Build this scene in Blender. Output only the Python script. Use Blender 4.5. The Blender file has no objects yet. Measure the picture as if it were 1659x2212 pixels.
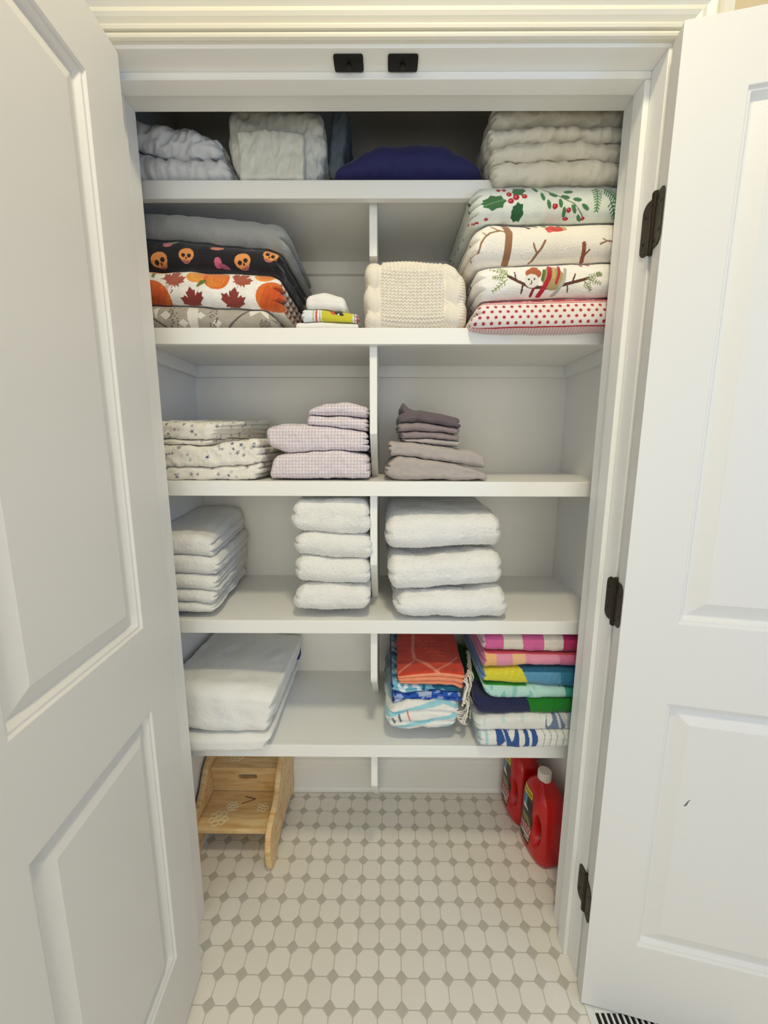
import bpy, bmesh, math, random
import numpy as np
from mathutils import Vector, Matrix

random.seed(7)
rng = np.random.default_rng(7)
scn = bpy.context.scene
col = scn.collection

# ------------------------------------------------------------------ camera
CF, CYAW, CPITCH, CROLL = 867.67, -0.28781, 9.49026, 0.11416
CPOS = np.array([0.00739, -0.79247, 1.29294])
_y, _p, _r = [math.radians(a) for a in (CYAW, CPITCH, CROLL)]
FWD = np.array([math.sin(_y)*math.cos(_p), math.cos(_y)*math.cos(_p), -math.sin(_p)])
_r0 = np.array([math.cos(_y), -math.sin(_y), 0.0]); _u0 = np.cross(_r0, FWD)
RGT = _r0*math.cos(_r) + _u0*math.sin(_r); UPV = np.cross(RGT, FWD)
cam_d = bpy.data.cameras.new('camera'); cam = bpy.data.objects.new('camera', cam_d); col.objects.link(cam)
cam_d.sensor_fit = 'VERTICAL'; cam_d.sensor_height = 36.0; cam_d.lens = CF/2212*36.0
cam_d.clip_start = 0.02
M = Matrix(((RGT[0], UPV[0], -FWD[0]), (RGT[1], UPV[1], -FWD[1]), (RGT[2], UPV[2], -FWD[2]))).to_4x4()
M.translation = Vector(CPOS); cam.matrix_world = M
scn.camera = cam

# ------------------------------------------------------------------ colour management, world, lights
scn.view_settings.view_transform = 'Standard'; scn.view_settings.look = 'None'
scn.view_settings.gamma = 1; scn.view_settings.use_curve_mapping = False
scn.view_settings.exposure = 0.0
W = bpy.data.worlds.new('world'); scn.world = W; W.use_nodes = True
bg = W.node_tree.nodes['Background']; bg.inputs[0].default_value = (0.85, 0.93, 1.0, 1); bg.inputs[1].default_value = 0.08

def area_light(name, loc, target, size, power, color, shape='DISK', size_y=None):
    l = bpy.data.lights.new(name, 'AREA'); l.shape = shape; l.size = size
    if size_y: l.size_y = size_y
    l.energy = power; l.color = color
    o = bpy.data.objects.new(name, l); col.objects.link(o); o.location = loc
    o.rotation_euler = (Vector(target)-Vector(loc)).to_track_quat('-Z', 'Y').to_euler()
    return o
LIGHTS = [
    ('ceiling_lamp_light', (0.12, -0.76, 2.7), (0.1, -0.4, 0.0), 0.2, 12.6, (1.0, 0.90, 0.63), 'DISK', None),
    ('overhead_fill_light', (0.1, -1.45, 2.72), (0.1, -0.7, 0.0), 1.0, 4.6, (0.98, 1.0, 0.88), 'RECTANGLE', 0.7),  # broad overhead fill, added for brightness; no such fixture known
    ('front_fill_light', (0.1, -2.45, 1.15), (0.0, 0.0, 0.95), 1.5, 20.0, (1.0, 0.975, 0.86), 'RECTANGLE', 1.7),  # added frontal fill behind the camera, not an actual window
    ('right_fill_light', (1.5, -1.1, 1.3), (-0.4, 0.2, 0.9), 0.9, 9.405, (0.136, 0.455, 1.0), 'RECTANGLE', 1.3),  # added cool emitter on the right side; no window known there
    ('left_fill_light', (-1.3, -1.3, 1.3), (0.4, 0.2, 0.9), 0.9, 6.6, (0.18, 0.48, 1.0), 'RECTANGLE', 1.3),  # added emitter on the left for a cool tint; no window built
    ]
for _l in LIGHTS: area_light(*_l)

# ------------------------------------------------------------------ helpers
def lin(c):
    c = [x/255.0 for x in c]
    return tuple(x/12.92 if x <= 0.04045 else ((x+0.055)/1.055)**2.4 for x in c)
def at(u, v, Y):
    """pixel of the photograph -> the point of the vertical plane at depth Y (metres)"""
    d = (u-829.5)/CF*RGT - (v-1106)/CF*UPV + FWD
    return CPOS + d*(Y-CPOS[1])/d[1]
def px_of(x, y, z):
    d = np.stack([x-CPOS[0], y-CPOS[1], z-CPOS[2]], -1)
    dep = d@FWD
    return 829.5 + CF*(d@RGT)/dep, 1106 - CF*(d@UPV)/dep

def principled(name, color, rough=0.5, metallic=0.0, sheen=0.0, coat=0.0, attr=False, bumps=(), var=0.0, spec=0.5, trans=0.0):
    m = bpy.data.materials.new(name); m.use_nodes = True
    nt = m.node_tree; N = nt.nodes; L = nt.links
    b = N['Principled BSDF']
    b.inputs['Roughness'].default_value = rough; b.inputs['Metallic'].default_value = metallic
    b.inputs['Sheen Weight'].default_value = sheen; b.inputs['Coat Weight'].default_value = coat
    b.inputs['Specular IOR Level'].default_value = spec
    tc = N.new('ShaderNodeTexCoord')
    if attr:
        a = N.new('ShaderNodeAttribute'); a.attribute_name = 'Col'; src = a.outputs['Color']
    else:
        r = N.new('ShaderNodeRGB'); r.outputs[0].default_value = (*lin(color), 1); src = r.outputs[0]
    if var > 0:
        nz = N.new('ShaderNodeTexNoise'); nz.inputs['Scale'].default_value = 14; nz.inputs['Detail'].default_value = 6
        L.new(tc.outputs['Object'], nz.inputs['Vector'])
        mr = N.new('ShaderNodeMapRange'); mr.inputs[3].default_value = 1-var; mr.inputs[4].default_value = 1+var
        L.new(nz.outputs['Fac'], mr.inputs[0])
        mx = N.new('ShaderNodeVectorMath'); mx.operation = 'SCALE'
        L.new(src, mx.inputs[0]); L.new(mr.outputs[0], mx.inputs['Scale']); src = mx.outputs[0]
    L.new(src, b.inputs['Base Color'])
    prev = None
    for sc, st, dist in bumps:
        nz = N.new('ShaderNodeTexNoise'); nz.inputs['Scale'].default_value = sc; nz.inputs['Detail'].default_value = 3
        L.new(tc.outputs['Object'], nz.inputs['Vector'])
        bp = N.new('ShaderNodeBump'); bp.inputs['Strength'].default_value = st; bp.inputs['Distance'].default_value = dist
        L.new(nz.outputs['Fac'], bp.inputs['Height'])
        if prev: L.new(prev.outputs[0], bp.inputs['Normal'])
        prev = bp
    if prev: L.new(prev.outputs[0], b.inputs['Normal'])
    return m

paint = principled('white_semigloss_paint', (246, 245, 241), 0.38, bumps=((90, 0.05, 0.001),))
paint_door = principled('white_paint_toned_down', (231, 229, 225), 0.42, bumps=((60, 0.04, 0.001),))  # same white as the trim, darkened to offset strong light on the doors
paint_case = principled('casing_cream_paint', (229, 224, 209), 0.4, bumps=((90, 0.05, 0.001),))
paint_wall = principled('closet_wall_paint', (247, 245, 240), 0.6, bumps=((220, 0.10, 0.001),))
paint_hall = principled('tan_wall_paint', (214, 196, 160), 0.8, bumps=((220, 0.10, 0.001),))
paint_ceil = principled('ceiling_paint', (235, 230, 218), 0.9)
bronze = principled('oil_rubbed_bronze', (52, 44, 32), 0.45, metallic=0.6, bumps=((300, 0.15, 0.001),))
bronze_dark = principled('dark_bronze', (22, 19, 14), 0.5, metallic=0.5)  # deeper bronze for the catch plates and screws
vent_white = principled('vent_white_metal', (232, 231, 224), 0.35)
vent_dark = principled('vent_duct_shade', (16, 15, 13), 0.8)  # near-black colour standing for the shade inside the duct

def mesh_obj(name, verts, faces, mat=None, parent=None, loc=(0, 0, 0), smooth=False, bevel=0.0, bseg=2):
    me = bpy.data.meshes.new(name)
    me.from_pydata([tuple(v) for v in verts], [], faces); me.update()
    bm = bmesh.new(); bm.from_mesh(me); bmesh.ops.recalc_face_normals(bm, faces=bm.faces[:]); bm.to_mesh(me); bm.free()
    if smooth: me.polygons.foreach_set('use_smooth', [True]*len(me.polygons))
    o = bpy.data.objects.new(name, me); col.objects.link(o); o.location = loc
    if mat: me.materials.append(mat)
    if parent: o.parent = parent
    if bevel > 0:
        b = o.modifiers.new('bevel', 'BEVEL'); b.width = bevel; b.segments = bseg; b.limit_method = 'ANGLE'
        w = o.modifiers.new('wn', 'WEIGHTED_NORMAL'); w.keep_sharp = True
        me.polygons.foreach_set('use_smooth', [True]*len(me.polygons))
    return o
class MB:
    def __init__(s): s.v = []; s.f = []
    def add(s, vs, fs):
        n = len(s.v); s.v += [tuple(map(float, p)) for p in vs]; s.f += [tuple(i+n for i in f) for f in fs]; return s
    def box(s, x0, x1, y0, y1, z0, z1):
        vs = [(x, y, z) for z in (z0, z1) for y in (y0, y1) for x in (x0, x1)]
        return s.add(vs, [(0, 2, 3, 1), (4, 5, 7, 6), (0, 1, 5, 4), (2, 6, 7, 3), (0, 4, 6, 2), (1, 3, 7, 5)])
    def prism(s, pts, a0, a1, axis='x'):
        """extrude a closed 2D outline along an axis"""
        n = len(pts); vs = []
        for a in (a0, a1):
            for p, q in pts:
                vs.append({'x': (a, p, q), 'y': (p, a, q), 'z': (p, q, a)}[axis])
        fs = [tuple(range(n)), tuple(range(2*n-1, n-1, -1))]
        fs += [(i, (i+1) % n, n+(i+1) % n, n+i) for i in range(n)]
        return s.add(vs, fs)
    def tube(s, path, r, seg=6):
        path = [Vector(p) for p in path]; n = len(path); vs = []
        for i, p in enumerate(path):
            t = (path[min(i+1, n-1)]-path[max(i-1, 0)]).normalized()
            a = Vector((0, 0, 1)) if abs(t.z) < 0.9 else Vector((1, 0, 0))
            e1 = t.cross(a).normalized(); e2 = t.cross(e1)
            rr = r[i] if hasattr(r, '__len__') else r
            for k in range(seg):
                th = 2*math.pi*k/seg; vs.append(p+e1*math.cos(th)*rr+e2*math.sin(th)*rr)
        fs = [(i*seg+k, i*seg+(k+1) % seg, (i+1)*seg+(k+1) % seg, (i+1)*seg+k) for i in range(n-1) for k in range(seg)]
        fs += [tuple(range(seg)), tuple(range(n*seg-1, (n-1)*seg-1, -1))]
        return s.add(vs, fs)
    def obj(s, name, mat, parent=None, loc=(0, 0, 0), **k):
        return mesh_obj(name, s.v, s.f, mat, parent, loc, **k)
def tag(o, label=None, cat=None, group=None, kind=None):
    if label: o['label'] = label
    if cat: o['category'] = cat
    if group: o['group'] = group
    if kind: o['kind'] = kind
    return o
def struct(o): o['kind'] = 'structure'; return o
def empty(name, loc, label=None, cat=None, group=None, rz=0.0):
    o = bpy.data.objects.new(name, None); col.objects.link(o); o.location = loc; o.rotation_euler = (0, 0, rz)
    o.empty_display_size = 0.05
    return tag(o, label, cat, group)

# ------------------------------------------------------------------ the setting
JL, JR, JB, H = -0.4957, 0.4773, 0.129, 1.948     # opening in the wall: jamb faces, depth, head height
XL, XR, YB = -0.605, 0.583, 0.545                 # inside of the closet
CEIL = 2.74
WT = 0.10

# floor: octagon and dot mosaic
def floor_material():
    m = bpy.data.materials.new('octagon_dot_tile'); m.use_nodes = True
    nt = m.node_tree; N = nt.nodes; L = nt.links; b = N['Principled BSDF']
    g = N.new('ShaderNodeNewGeometry')
    mp = N.new('ShaderNodeMapping'); mp.vector_type = 'TEXTURE'
    mp.inputs['Location'].default_value = (-0.00873, -0.06287, 0); mp.inputs['Rotation'].default_value = (0, 0, math.radians(-0.665))
    mp.inputs['Scale'].default_value = (0.0565, 0.0565, 1)
    L.new(g.outputs['Position'], mp.inputs[0])
    sx = N.new('ShaderNodeSeparateXYZ'); L.new(mp.outputs[0], sx.inputs[0])
    def mth(op, a, bb=None, c=None):
        n = N.new('ShaderNodeMath'); n.operation = op
        for i, q in enumerate((a, bb, c)):
            if q is None: continue
            if isinstance(q, (int, float)): n.inputs[i].default_value = q
            else: L.new(q, n.inputs[i])
        return n.outputs[0]
    def cell(o): return mth('ABSOLUTE', mth('SUBTRACT', mth('FRACT', mth('ADD', o, 0.5)), 0.5))
    a, c = cell(sx.outputs[0]), cell(sx.outputs[1])
    l1 = mth('ADD', a, c)
    # signed measures
    def step(o, e, w): # 0 below e-w, 1 above e+w
        n = N.new('ShaderNodeMapRange'); n.interpolation_type = 'SMOOTHSTEP'
        L.new(o, n.inputs[0]); n.inputs[1].default_value = e-w; n.inputs[2].default_value = e+w
        return n.outputs[0]
    dot_in = mth('SUBTRACT', 1.0, step(l1, 0.248, 0.008))
    ring = mth('SUBTRACT', step(l1, 0.248, 0.008), step(l1, 0.292, 0.010))
    ln = mth('SUBTRACT', 1.0, step(mth('MINIMUM', a, c), 0.019, 0.008))
    ln = mth('MULTIPLY', ln, step(l1, 0.26, 0.01))
    grout = mth('MAXIMUM', ring, ln)
    nz = N.new('ShaderNodeTexNoise'); nz.inputs['Scale'].default_value = 9; nz.inputs['Detail'].default_value = 5
    L.new(g.outputs['Position'], nz.inputs['Vector'])
    def mixc(f, A, B):
        n = N.new('ShaderNodeMix'); n.data_type = 'RGBA'
        L.new(f, n.inputs[0])
        for i, q in ((6, A), (7, B)):
            if isinstance(q, tuple): n.inputs[i].default_value = (*lin(q), 1)
            else: L.new(q, n.inputs[i])
        return n.outputs[2]
    # tile to tile variation
    vn = N.new('ShaderNodeTexWhiteNoise'); vn.noise_dimensions = '2D'
    fl = N.new('ShaderNodeVectorMath'); fl.operation = 'FLOOR'; L.new(mp.outputs[0], fl.inputs[0]); L.new(fl.outputs[0], vn.inputs['Vector'])
    white = mixc(vn.outputs['Value'], (246, 242, 232), (239, 234, 223))
    white = mixc(mth('MULTIPLY', nz.outputs['Fac'], 0.5), white, (238, 230, 214))
    grey = mixc(nz.outputs['Fac'], (190, 186, 173), (205, 200, 187))
    c1 = mixc(dot_in, white, grey)
    c2 = mixc(mth('MULTIPLY', grout, 0.9), c1, (206, 197, 177))
    L.new(c2, b.inputs['Base Color'])
    rg = N.new('ShaderNodeMapRange'); L.new(grout, rg.inputs[0]); rg.inputs[3].default_value = 0.42; rg.inputs[4].default_value = 0.9
    L.new(rg.outputs[0], b.inputs['Roughness'])
    bp = N.new('ShaderNodeBump'); bp.inputs['Strength'].default_value = 0.5; bp.inputs['Distance'].default_value = 0.0015; bp.invert = True
    L.new(grout, bp.inputs['Height']); L.new(bp.outputs[0], b.inputs['Normal'])
    return m
struct(MB().box(-1.5, 1.7, -2.6, YB+0.1, -0.05, 0).obj('floor', floor_material()))
struct(MB().box(-1.5, 1.7, -2.6, YB+0.1, CEIL, CEIL+0.05).obj('ceiling', paint_ceil))
# wall around the opening, hallway side tan, closet side white (one wall with a hole)
wf = MB().box(-1.4, JL-0.018, 0.0, JB-0.001, 0, CEIL).box(JR+0.018, 1.6, 0.0, JB-0.001, 0, CEIL).box(JL-0.018, JR+0.018, 0.0, JB-0.001, H+0.018, CEIL)
struct(wf.obj('wall_front', paint_hall))
struct(MB().box(XL-WT, XL, JB, YB, 0, CEIL).obj('wall_left', paint_wall))
struct(MB().box(XR, XR+WT, JB, YB, 0, CEIL).obj('wall_right', paint_wall))
struct(MB().box(XL-WT, XR+WT, YB, YB+0.1, 0, CEIL).obj('wall_back', paint_wall))
struct(MB().box(-1.5, -1.4, -2.6, JB, 0, CEIL).obj('wall_hall_left', paint_hall))
struct(MB().box(1.6, 1.7, -2.6, JB, 0, CEIL).obj('wall_hall_right', paint_hall))

# jamb lining with stop: trim_1 head, trim_2 left, trim_3 right
struct(MB().box(JL-0.018, JR+0.018, -0.002, JB, H, H+0.018).box(JL, JR, 0.041, 0.076, H-0.012, H).obj('trim_1', paint, bevel=0.0015))
struct(MB().box(JL-0.018, JL, -0.002, JB, 0, H).box(JL, JL+0.011, 0.041, 0.076, 0, H-0.0125).obj('trim_2', paint, bevel=0.0015))
struct(MB().box(JR, JR+0.018, -0.002, JB, 0, H).box(JR-0.011, JR, 0.041, 0.076, 0, H-0.0125).obj('trim_3', paint, bevel=0.0015))
# casing: profile (distance from inner edge, projection) mitred round the opening
prof = [(0, 0.0), (0, 0.009), (0.002, 0.0125), (0.005, 0.0135), (0.0085, 0.0125), (0.0095, 0.0085), (0.0110, 0.0085), (0.0120, 0.0150), (0.016, 0.0160), (0.0190, 0.0150), (0.0205, 0.0095),
        (0.023, 0.0100), (0.029, 0.0150), (0.034, 0.0175), (0.038, 0.0165), (0.042, 0.0150), (0.048, 0.0190), (0.053, 0.0215), (0.0560, 0.0205), (0.0575, 0.0165), (0.0590, 0.0215), (0.061, 0.0265), (0.078, 0.0265), (0.080, 0.024), (0.080, 0.0)]
RV = 0.005
def casing(name, side):
    n = len(prof); vs = []
    for end in (0, 1):
        for d, p in prof:
            e = d + RV
            if side == 'top':
                x = (JL - e) if end == 0 else (JR + e); vs.append((x, -p, H + e))
            elif side == 'right':
                vs.append((JR + e, -p, 0.0 if end == 0 else H + e))
            else:
                vs.append((JL - e, -p, 0.0 if end == 0 else H + e))
    fs = [tuple(range(n)), tuple(range(2*n-1, n-1, -1))] + [(i, (i+1) % n, n+(i+1) % n, n+i) for i in range(n)]
    return struct(mesh_obj(name, vs, fs, paint_case))
casing('trim_4', 'top'); casing('trim_5', 'left'); casing('trim_6', 'right')
# baseboards inside the closet
bprof = [(0, 0), (0.014, 0), (0.020, 0.002), (0.021, 0.012), (0.017, 0.020), (0.0125, 0.024), (0.0125, 0.098), (0.011, 0.104), (0.007, 0.109), (0.006, 0.118), (0.003, 0.127), (0, 0.128)]
def base(name, side):
    mb = MB()
    if side == 'back': mb.prism([(YB-d, z) for d, z in bprof], XL, XR, 'x')
    if side == 'left': mb.prism([(XL+d, z) for d, z in bprof], JB, YB-0.021, 'y')
    if side == 'right': mb.prism([(XR-d, z) for d, z in bprof], JB, YB-0.021, 'y')
    struct(mb.obj('baseboard_'+side, paint))
for s_ in ('back', 'left', 'right'): base(s_, s_)

# ------------------------------------------------------------------ doors
DW, DT, DZ0, DZ1 = 0.482, 0.035, 0.010, 1.940
def door_mesh():
    """local: x from hinge edge to free edge, y = 0 room face .. DT inner (panelled) face, z world height"""
    mb = MB()
    panels = [(0.098, 0.384, 0.207, 0.792), (0.098, 0.384, 0.960, 1.838)]
    ring = [(0, 0), (0.0015, -0.0045), (0.006, -0.0045), (0.0075, -0.0075), (0.011, -0.0135), (0.0145, -0.0135), (0.040, -0.0035), (0.0415, -0.0028)]
    for ysgn, y0 in ((1, DT), (-1, 0.0)):
        xs = [0, 0.098, 0.384, DW]; zs = [DZ0, 0.207, 0.792, 0.960, 1.838, DZ1]
        for i in range(3):
            for j in range(5):
                if i == 1 and j in (1, 3): continue
                mb.add([(xs[i], y0, zs[j]), (xs[i+1], y0, zs[j]), (xs[i+1], y0, zs[j+1]), (xs[i], y0, zs[j+1])], [(0, 1, 2, 3)])
        for x0, x1, z0, z1 in panels:
            vs = []
            for d, p in ring:
                y = y0 + ysgn*p
                vs += [(x0+d, y, z0+d), (x1-d, y, z0+d), (x1-d, y, z1-d), (x0+d, y, z1-d)]
            fs = []
            for k in range(len(ring)-1):
                for q in range(4): fs.append((k*4+q, k*4+(q+1) % 4, (k+1)*4+(q+1) % 4, (k+1)*4+q))
            k = (len(ring)-1)*4; fs.append((k, k+1, k+2, k+3))
            mb.add(vs, fs)
    # edges
    for (xa, ya), (xb, yb) in (((0, 0), (0, DT)), ((DW, 0), (DW, DT))):
        mb.add([(xa, ya, DZ0), (xb, yb, DZ0), (xb, yb, DZ1), (xa, ya, DZ1)], [(0, 1, 2, 3)])
    for z in (DZ0, DZ1): mb.add([(0, 0, z), (DW, 0, z), (DW, DT, z), (0, DT, z)], [(0, 1, 2, 3)])
    return mb
def make_door(name, inner, d, side):
    """inner = plan position of the panelled face's hinge corner, d = direction towards the free edge"""
    d = np.array(d)/np.hypot(*d)
    t = np.array([-d[1], d[0]]) if side == 'right' else np.array([d[1], -d[0]])
    # thickness direction (room face -> panelled face)
    if side == 'right': t = np.array([d[1], -d[0]])
    else: t = np.array([-d[1], d[0]])
    org = np.array(inner) - t*DT
    mb = door_mesh()
    m = MB(); m.v = [(org[0]+x*d[0]+y*t[0], org[1]+x*d[1]+y*t[1], z) for x, y, z in mb.v]; m.f = mb.f
    me = bpy.data.meshes.new(name); me.from_pydata(m.v, [], m.f); me.update()
    bm = bmesh.new(); bm.from_mesh(me); bmesh.ops.remove_doubles(bm, verts=bm.verts[:], dist=1e-5)
    bmesh.ops.recalc_face_normals(bm, faces=bm.faces[:]); bm.to_mesh(me); bm.free()
    o = bpy.data.objects.new(name, me); col.objects.link(o); me.materials.append(paint_door)
    bv = o.modifiers.new('bevel', 'BEVEL'); bv.width = 0.0012; bv.segments = 2; bv.limit_method = 'ANGLE'; bv.angle_limit = math.radians(50)
    return struct(o), org, d, t
door_left, oL, dL, tL = make_door('door_1', (-0.4445, -0.004), (0.060, -0.998), 'left')
door_right, oR, dR, tR = make_door('door_2', (0.4661, -0.0536), (0.975, -0.215), 'right')

_c = oR + dR*0.152 + tR*(DT-0.0030)
sc_ = [(0, 0), (0.004, 0.004), (0.006, 0.012), (0.009, 0.017), (0.006, 0.016), (0.002, 0.010), (-0.002, 0.001)]
mesh_obj('scuff_mark', [(_c[0]+dR[0]*a+tR[0]*o_, _c[1]+dR[1]*a+tR[1]*o_, 0.57+b) for o_ in (0.0, 0.0004) for a, b in sc_], [tuple(range(7)), tuple(range(13, 6, -1))]+[(i, (i+1) % 7, 7+(i+1) % 7, 7+i) for i in range(7)], principled('scuff_grey', (120, 124, 126), 0.7), door_right)
def rounded_leaf(w, h, r_corners, r, th, n=7):
    """outline of a hinge leaf in (a, z): a from 0 at barrel to w, corners at far side rounded"""
    pts = [(0, -h/2)]
    for k in range(n+1):
        t = -math.pi/2 + k*(math.pi/2)/n; pts.append((w-r+r*math.cos(t), -h/2+r+r*math.sin(t)))
    for k in range(n+1):
        t = k*(math.pi/2)/n; pts.append((w-r+r*math.cos(t), h/2-r+r*math.sin(t)))
    pts.append((0, h/2))
    return pts
def make_hinge(door, pin, jamb_x, jamb_sgn, zc, d, t, org):
    hh = 0.094
    root = MB()
    root.tube([(pin[0], pin[1], zc-hh/2-0.004), (pin[0], pin[1], zc-hh/2-0.001), (pin[0], pin[1], zc+hh/2+0.001), (pin[0], pin[1], zc+hh/2+0.004)], [0.004, 0.0058, 0.0058, 0.004], 14)
    for k in range(1, 5):
        z = zc-hh/2+hh*k/5
        root.tube([(pin[0], pin[1], z-0.0004), (pin[0], pin[1], z+0.0004)], 0.0061, 14)
    hg = root.obj('hinge', bronze, door, smooth=False)
    leaf = rounded_leaf(0.033, hh-0.004, None, 0.015, 0.002)
    # leaf on the jamb face (runs in +Y)
    mb = MB(); n = len(leaf)
    x0, x1 = jamb_x, jamb_x + jamb_sgn*0.0022
    mb.prism([(pin[1]+0.003+a, zc+z) for a, z in leaf], x0, x1, 'x')
    mb.obj('jamb_leaf', bronze, hg, bevel=0.0005)
    # leaf on the hinge edge of the door (runs along t)
    e = -d
    vs = []
    for off in (0.0, 0.0022):
        for a, z in leaf:
            p = org + t*(a*0.93) + e*off; vs.append((p[0], p[1], zc+z))
    fs = [tuple(range(n)), tuple(range(2*n-1, n-1, -1))] + [(i, (i+1) % n, n+(i+1) % n, n+i) for i in range(n)]
    mesh_obj('door_leaf', vs, fs, bronze, hg, bevel=0.0005)
    sc = MB()
    for a, dz in ((0.009, 0.034), (0.024, 0.022), (0.009, -0.034), (0.024, -0.022)):
        y = pin[1]+0.003+a; xs = jamb_x+jamb_sgn*0.0022
        sc.tube([(xs-jamb_sgn*0.0003, y, zc+dz), (xs+jamb_sgn*0.0007, y, zc+dz)], [0.0035, 0.0026], 12)
        p = org + t*(a*0.93) + e*0.0022; q = p + e*0.0007
        sc.tube([(p[0], p[1], zc+dz), (q[0], q[1], zc+dz)], [0.0035, 0.0026], 12)
    sc.obj('screw', bronze_dark, hg)['kind'] = 'stuff'
    return hg
for zc in (0.265, 0.979, 1.676):
    make_hinge(door_right, (0.4740, -0.0125), JR, -1, zc, dR, tR, oR)
    make_hinge(door_left, (-0.4880, -0.0125), JL, 1, zc, dL, tL, oL)

# door catches under the head jamb
for i, (x0, x1, lab) in enumerate(((-0.085, -0.034, 'dark bronze catch plate under the door head, left of the pair'), (0.0085, 0.0605, 'dark bronze catch plate under the door head, right of the pair'))):
    y0, y1, r = 0.008, 0.038, 0.004
    pts = []
    for cx, cy, a0 in ((x1-r, y1-r, 0), (x0+r, y1-r, 90), (x0+r, y0+r, 180), (x1-r, y0+r, 270)):
        for k in range(6):
            a = math.radians(a0+18*k); pts.append((cx+r*math.cos(a), cy+r*math.sin(a)))
    e = empty('door_catch', ((x0+x1)/2, (y0+y1)/2, H), lab, 'door catch', 'catch plates under the door head')
    L0 = Vector(e.location)
    pl = MB().prism([(p-L0.x, q-L0.y) for p, q in pts], -0.004, 0.0, 'z').obj('plate', bronze_dark, e, bevel=0.0006)
    mb = MB(); cx = 0.0
    mb.prism([(cx+0.0045*math.cos(a), 0.002+0.0045*math.sin(a)) for a in np.linspace(0, 2*math.pi, 14)[:-1]], -0.0085, -0.0035, 'z')
    mb.obj('roller', bronze, e, bevel=0.001)
# small knot of worn paint on the jamb / doors: screw plug near the lowest hinge
tag(MB().prism([(0.052+0.0035*math.cos(a), 0.294+0.0065*math.sin(a)) for a in np.linspace(0, 2*math.pi, 14)[:-1]], JR-0.0004-0.0, JR+0.0, 'x').obj('paint_chip', principled('chip_brown', (150, 128, 92), 0.8)),
    'small brown paint chip on the right jamb beside the lowest hinge', 'paint chip')

# ------------------------------------------------------------------ floor register
reg = empty('floor_register', (0.62, -0.11, 0.0), 'white metal floor register with dark slots below the right door', 'floor vent')
fx0, fx1, fy0, fy1 = 0.474, 0.80, -0.200, -0.052
o = reg.location
def rb(mb, x0, x1, y0, y1, z0, z1): return mb.box(x0-o.x, x1-o.x, y0-o.y, y1-o.y, z0, z1)
mb = MB(); rb(mb, fx0, 0.4915, fy0, fy1, 0.0005, 0.005); rb(mb, fx1-0.017, fx1, fy0, fy1, 0.0005, 0.005)
rb(mb, 0.4915, fx1-0.017, fy0, fy0+0.017, 0.0005, 0.005); rb(mb, 0.4915, fx1-0.017, fy1-0.015, fy1, 0.0005, 0.005)
mb.obj('frame', vent_white, reg, bevel=0.001)
rb(MB(), 0.4915, fx1-0.017, fy0+0.017, fy1-0.015, 0.0002, 0.0012).obj('duct_shade_sheet', vent_dark, reg)  # flat dark sheet in place of the shade below the slats
x = 0.4915+0.0085
while x < fx1-0.022:
    rb(MB(), x, x+0.0045, fy0+0.017, fy1-0.015, 0.0008, 0.0046).obj('slat', vent_white, reg)
    x += 0.0130

# ------------------------------------------------------------------ shelves
SY = 0.180
SZ = [1.857, 1.5564, 1.205, 0.8468, 0.4864]
names_ = ['topmost', 'second', 'third', 'fourth', 'lowest']
what = ['carrying the navy bundle and spare bedding', 'carrying the fleece blankets and knitted throw', 'carrying the folded bed sheets', 'carrying the stacks of white bath towels', 'carrying the colourful beach towels']
for z, nm, wh in zip(SZ, names_, what):
    sh = empty('shelf', (0, SY, z), f'{nm} long white painted closet shelf, {wh}', 'shelf', 'long white closet shelves')
    MB().box(XL, XR, 0.018, YB-SY, -0.018, 0).obj('board', paint, sh)
    MB().box(XL, XR, 0.0, 0.018, -0.036, 0).obj('front_edge', paint, sh, bevel=0.0015)
    ct, cb = -0.018, -0.053
    MB().box(XL, XR, YB-SY-0.018, YB-SY, cb, ct).obj('back_cleat', paint, sh, bevel=0.001)
    MB().box(XL, XL+0.018, 0.02, YB-SY-0.018, cb, ct).obj('side_cleat', paint, sh, bevel=0.001)
    MB().box(XR-0.018, XR, 0.02, YB-SY-0.018, cb, ct).obj('side_cleat', paint, sh, bevel=0.001)
# extra cleat on the back wall above row one is part of the wall look: upright supports between shelves
SX0, SX1 = -0.0325, -0.0145
def support(zt, prof_, lab):
    z = zt-0.0185
    o_ = MB().prism([(y-0.2, zz-z) for y, zz in prof_], SX0-SX0, SX1-SX0, 'x').obj('shelf_support', paint, None, (SX0, 0.2, z), bevel=0.0012)
    tag(o_, lab, 'shelf support', 'upright white shelf supports')
yb_ = YB-0.0185
def notch(zt, zb, ybk, zf, yf=0.2005, round_=0.0):
    top = zt-0.0185
    return [(yf, top), (yf, zf), (ybk, zb+0.0005), (yb_, zb+0.0005), (yb_, zt-0.054), (yb_+0.0, top)]
support(SZ[0], [(0.214, SZ[0]-0.0185), (0.214, 1.720), (0.47, 1.716), (0.47, SZ[1]+0.0005), (yb_, SZ[1]+0.0005), (yb_, SZ[0]-0.0185)], 'white upright support between the fleece blankets and the cream knitted throw')
support(SZ[1], notch(SZ[1], SZ[2], 0.344, 1.319), 'white upright support between the lilac gingham and grey sheets')
support(SZ[2], notch(SZ[2], SZ[3], 0.342, 0.989), 'white upright support between the bath towels and bath sheets')
pr = [(0.2, SZ[3]-0.0185), (0.2, 0.675)] + [(0.2+0.035*(1-math.cos(a)), 0.675-0.03*math.sin(a)) for a in np.linspace(0.2, 1.4, 6)] + [(0.42, 0.4869), (yb_, 0.4869), (yb_, SZ[3]-0.0185)]
support(SZ[3], pr, 'white upright support left of the folded beach towels')
support(SZ[4], [(0.2, SZ[4]-0.0185), (0.2, 0.341), (0.50, 0.02), (0.522, 0.02), (0.522, SZ[4]-0.0185)], 'lowest white upright support, under the bottom shelf above the tiles')

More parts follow.
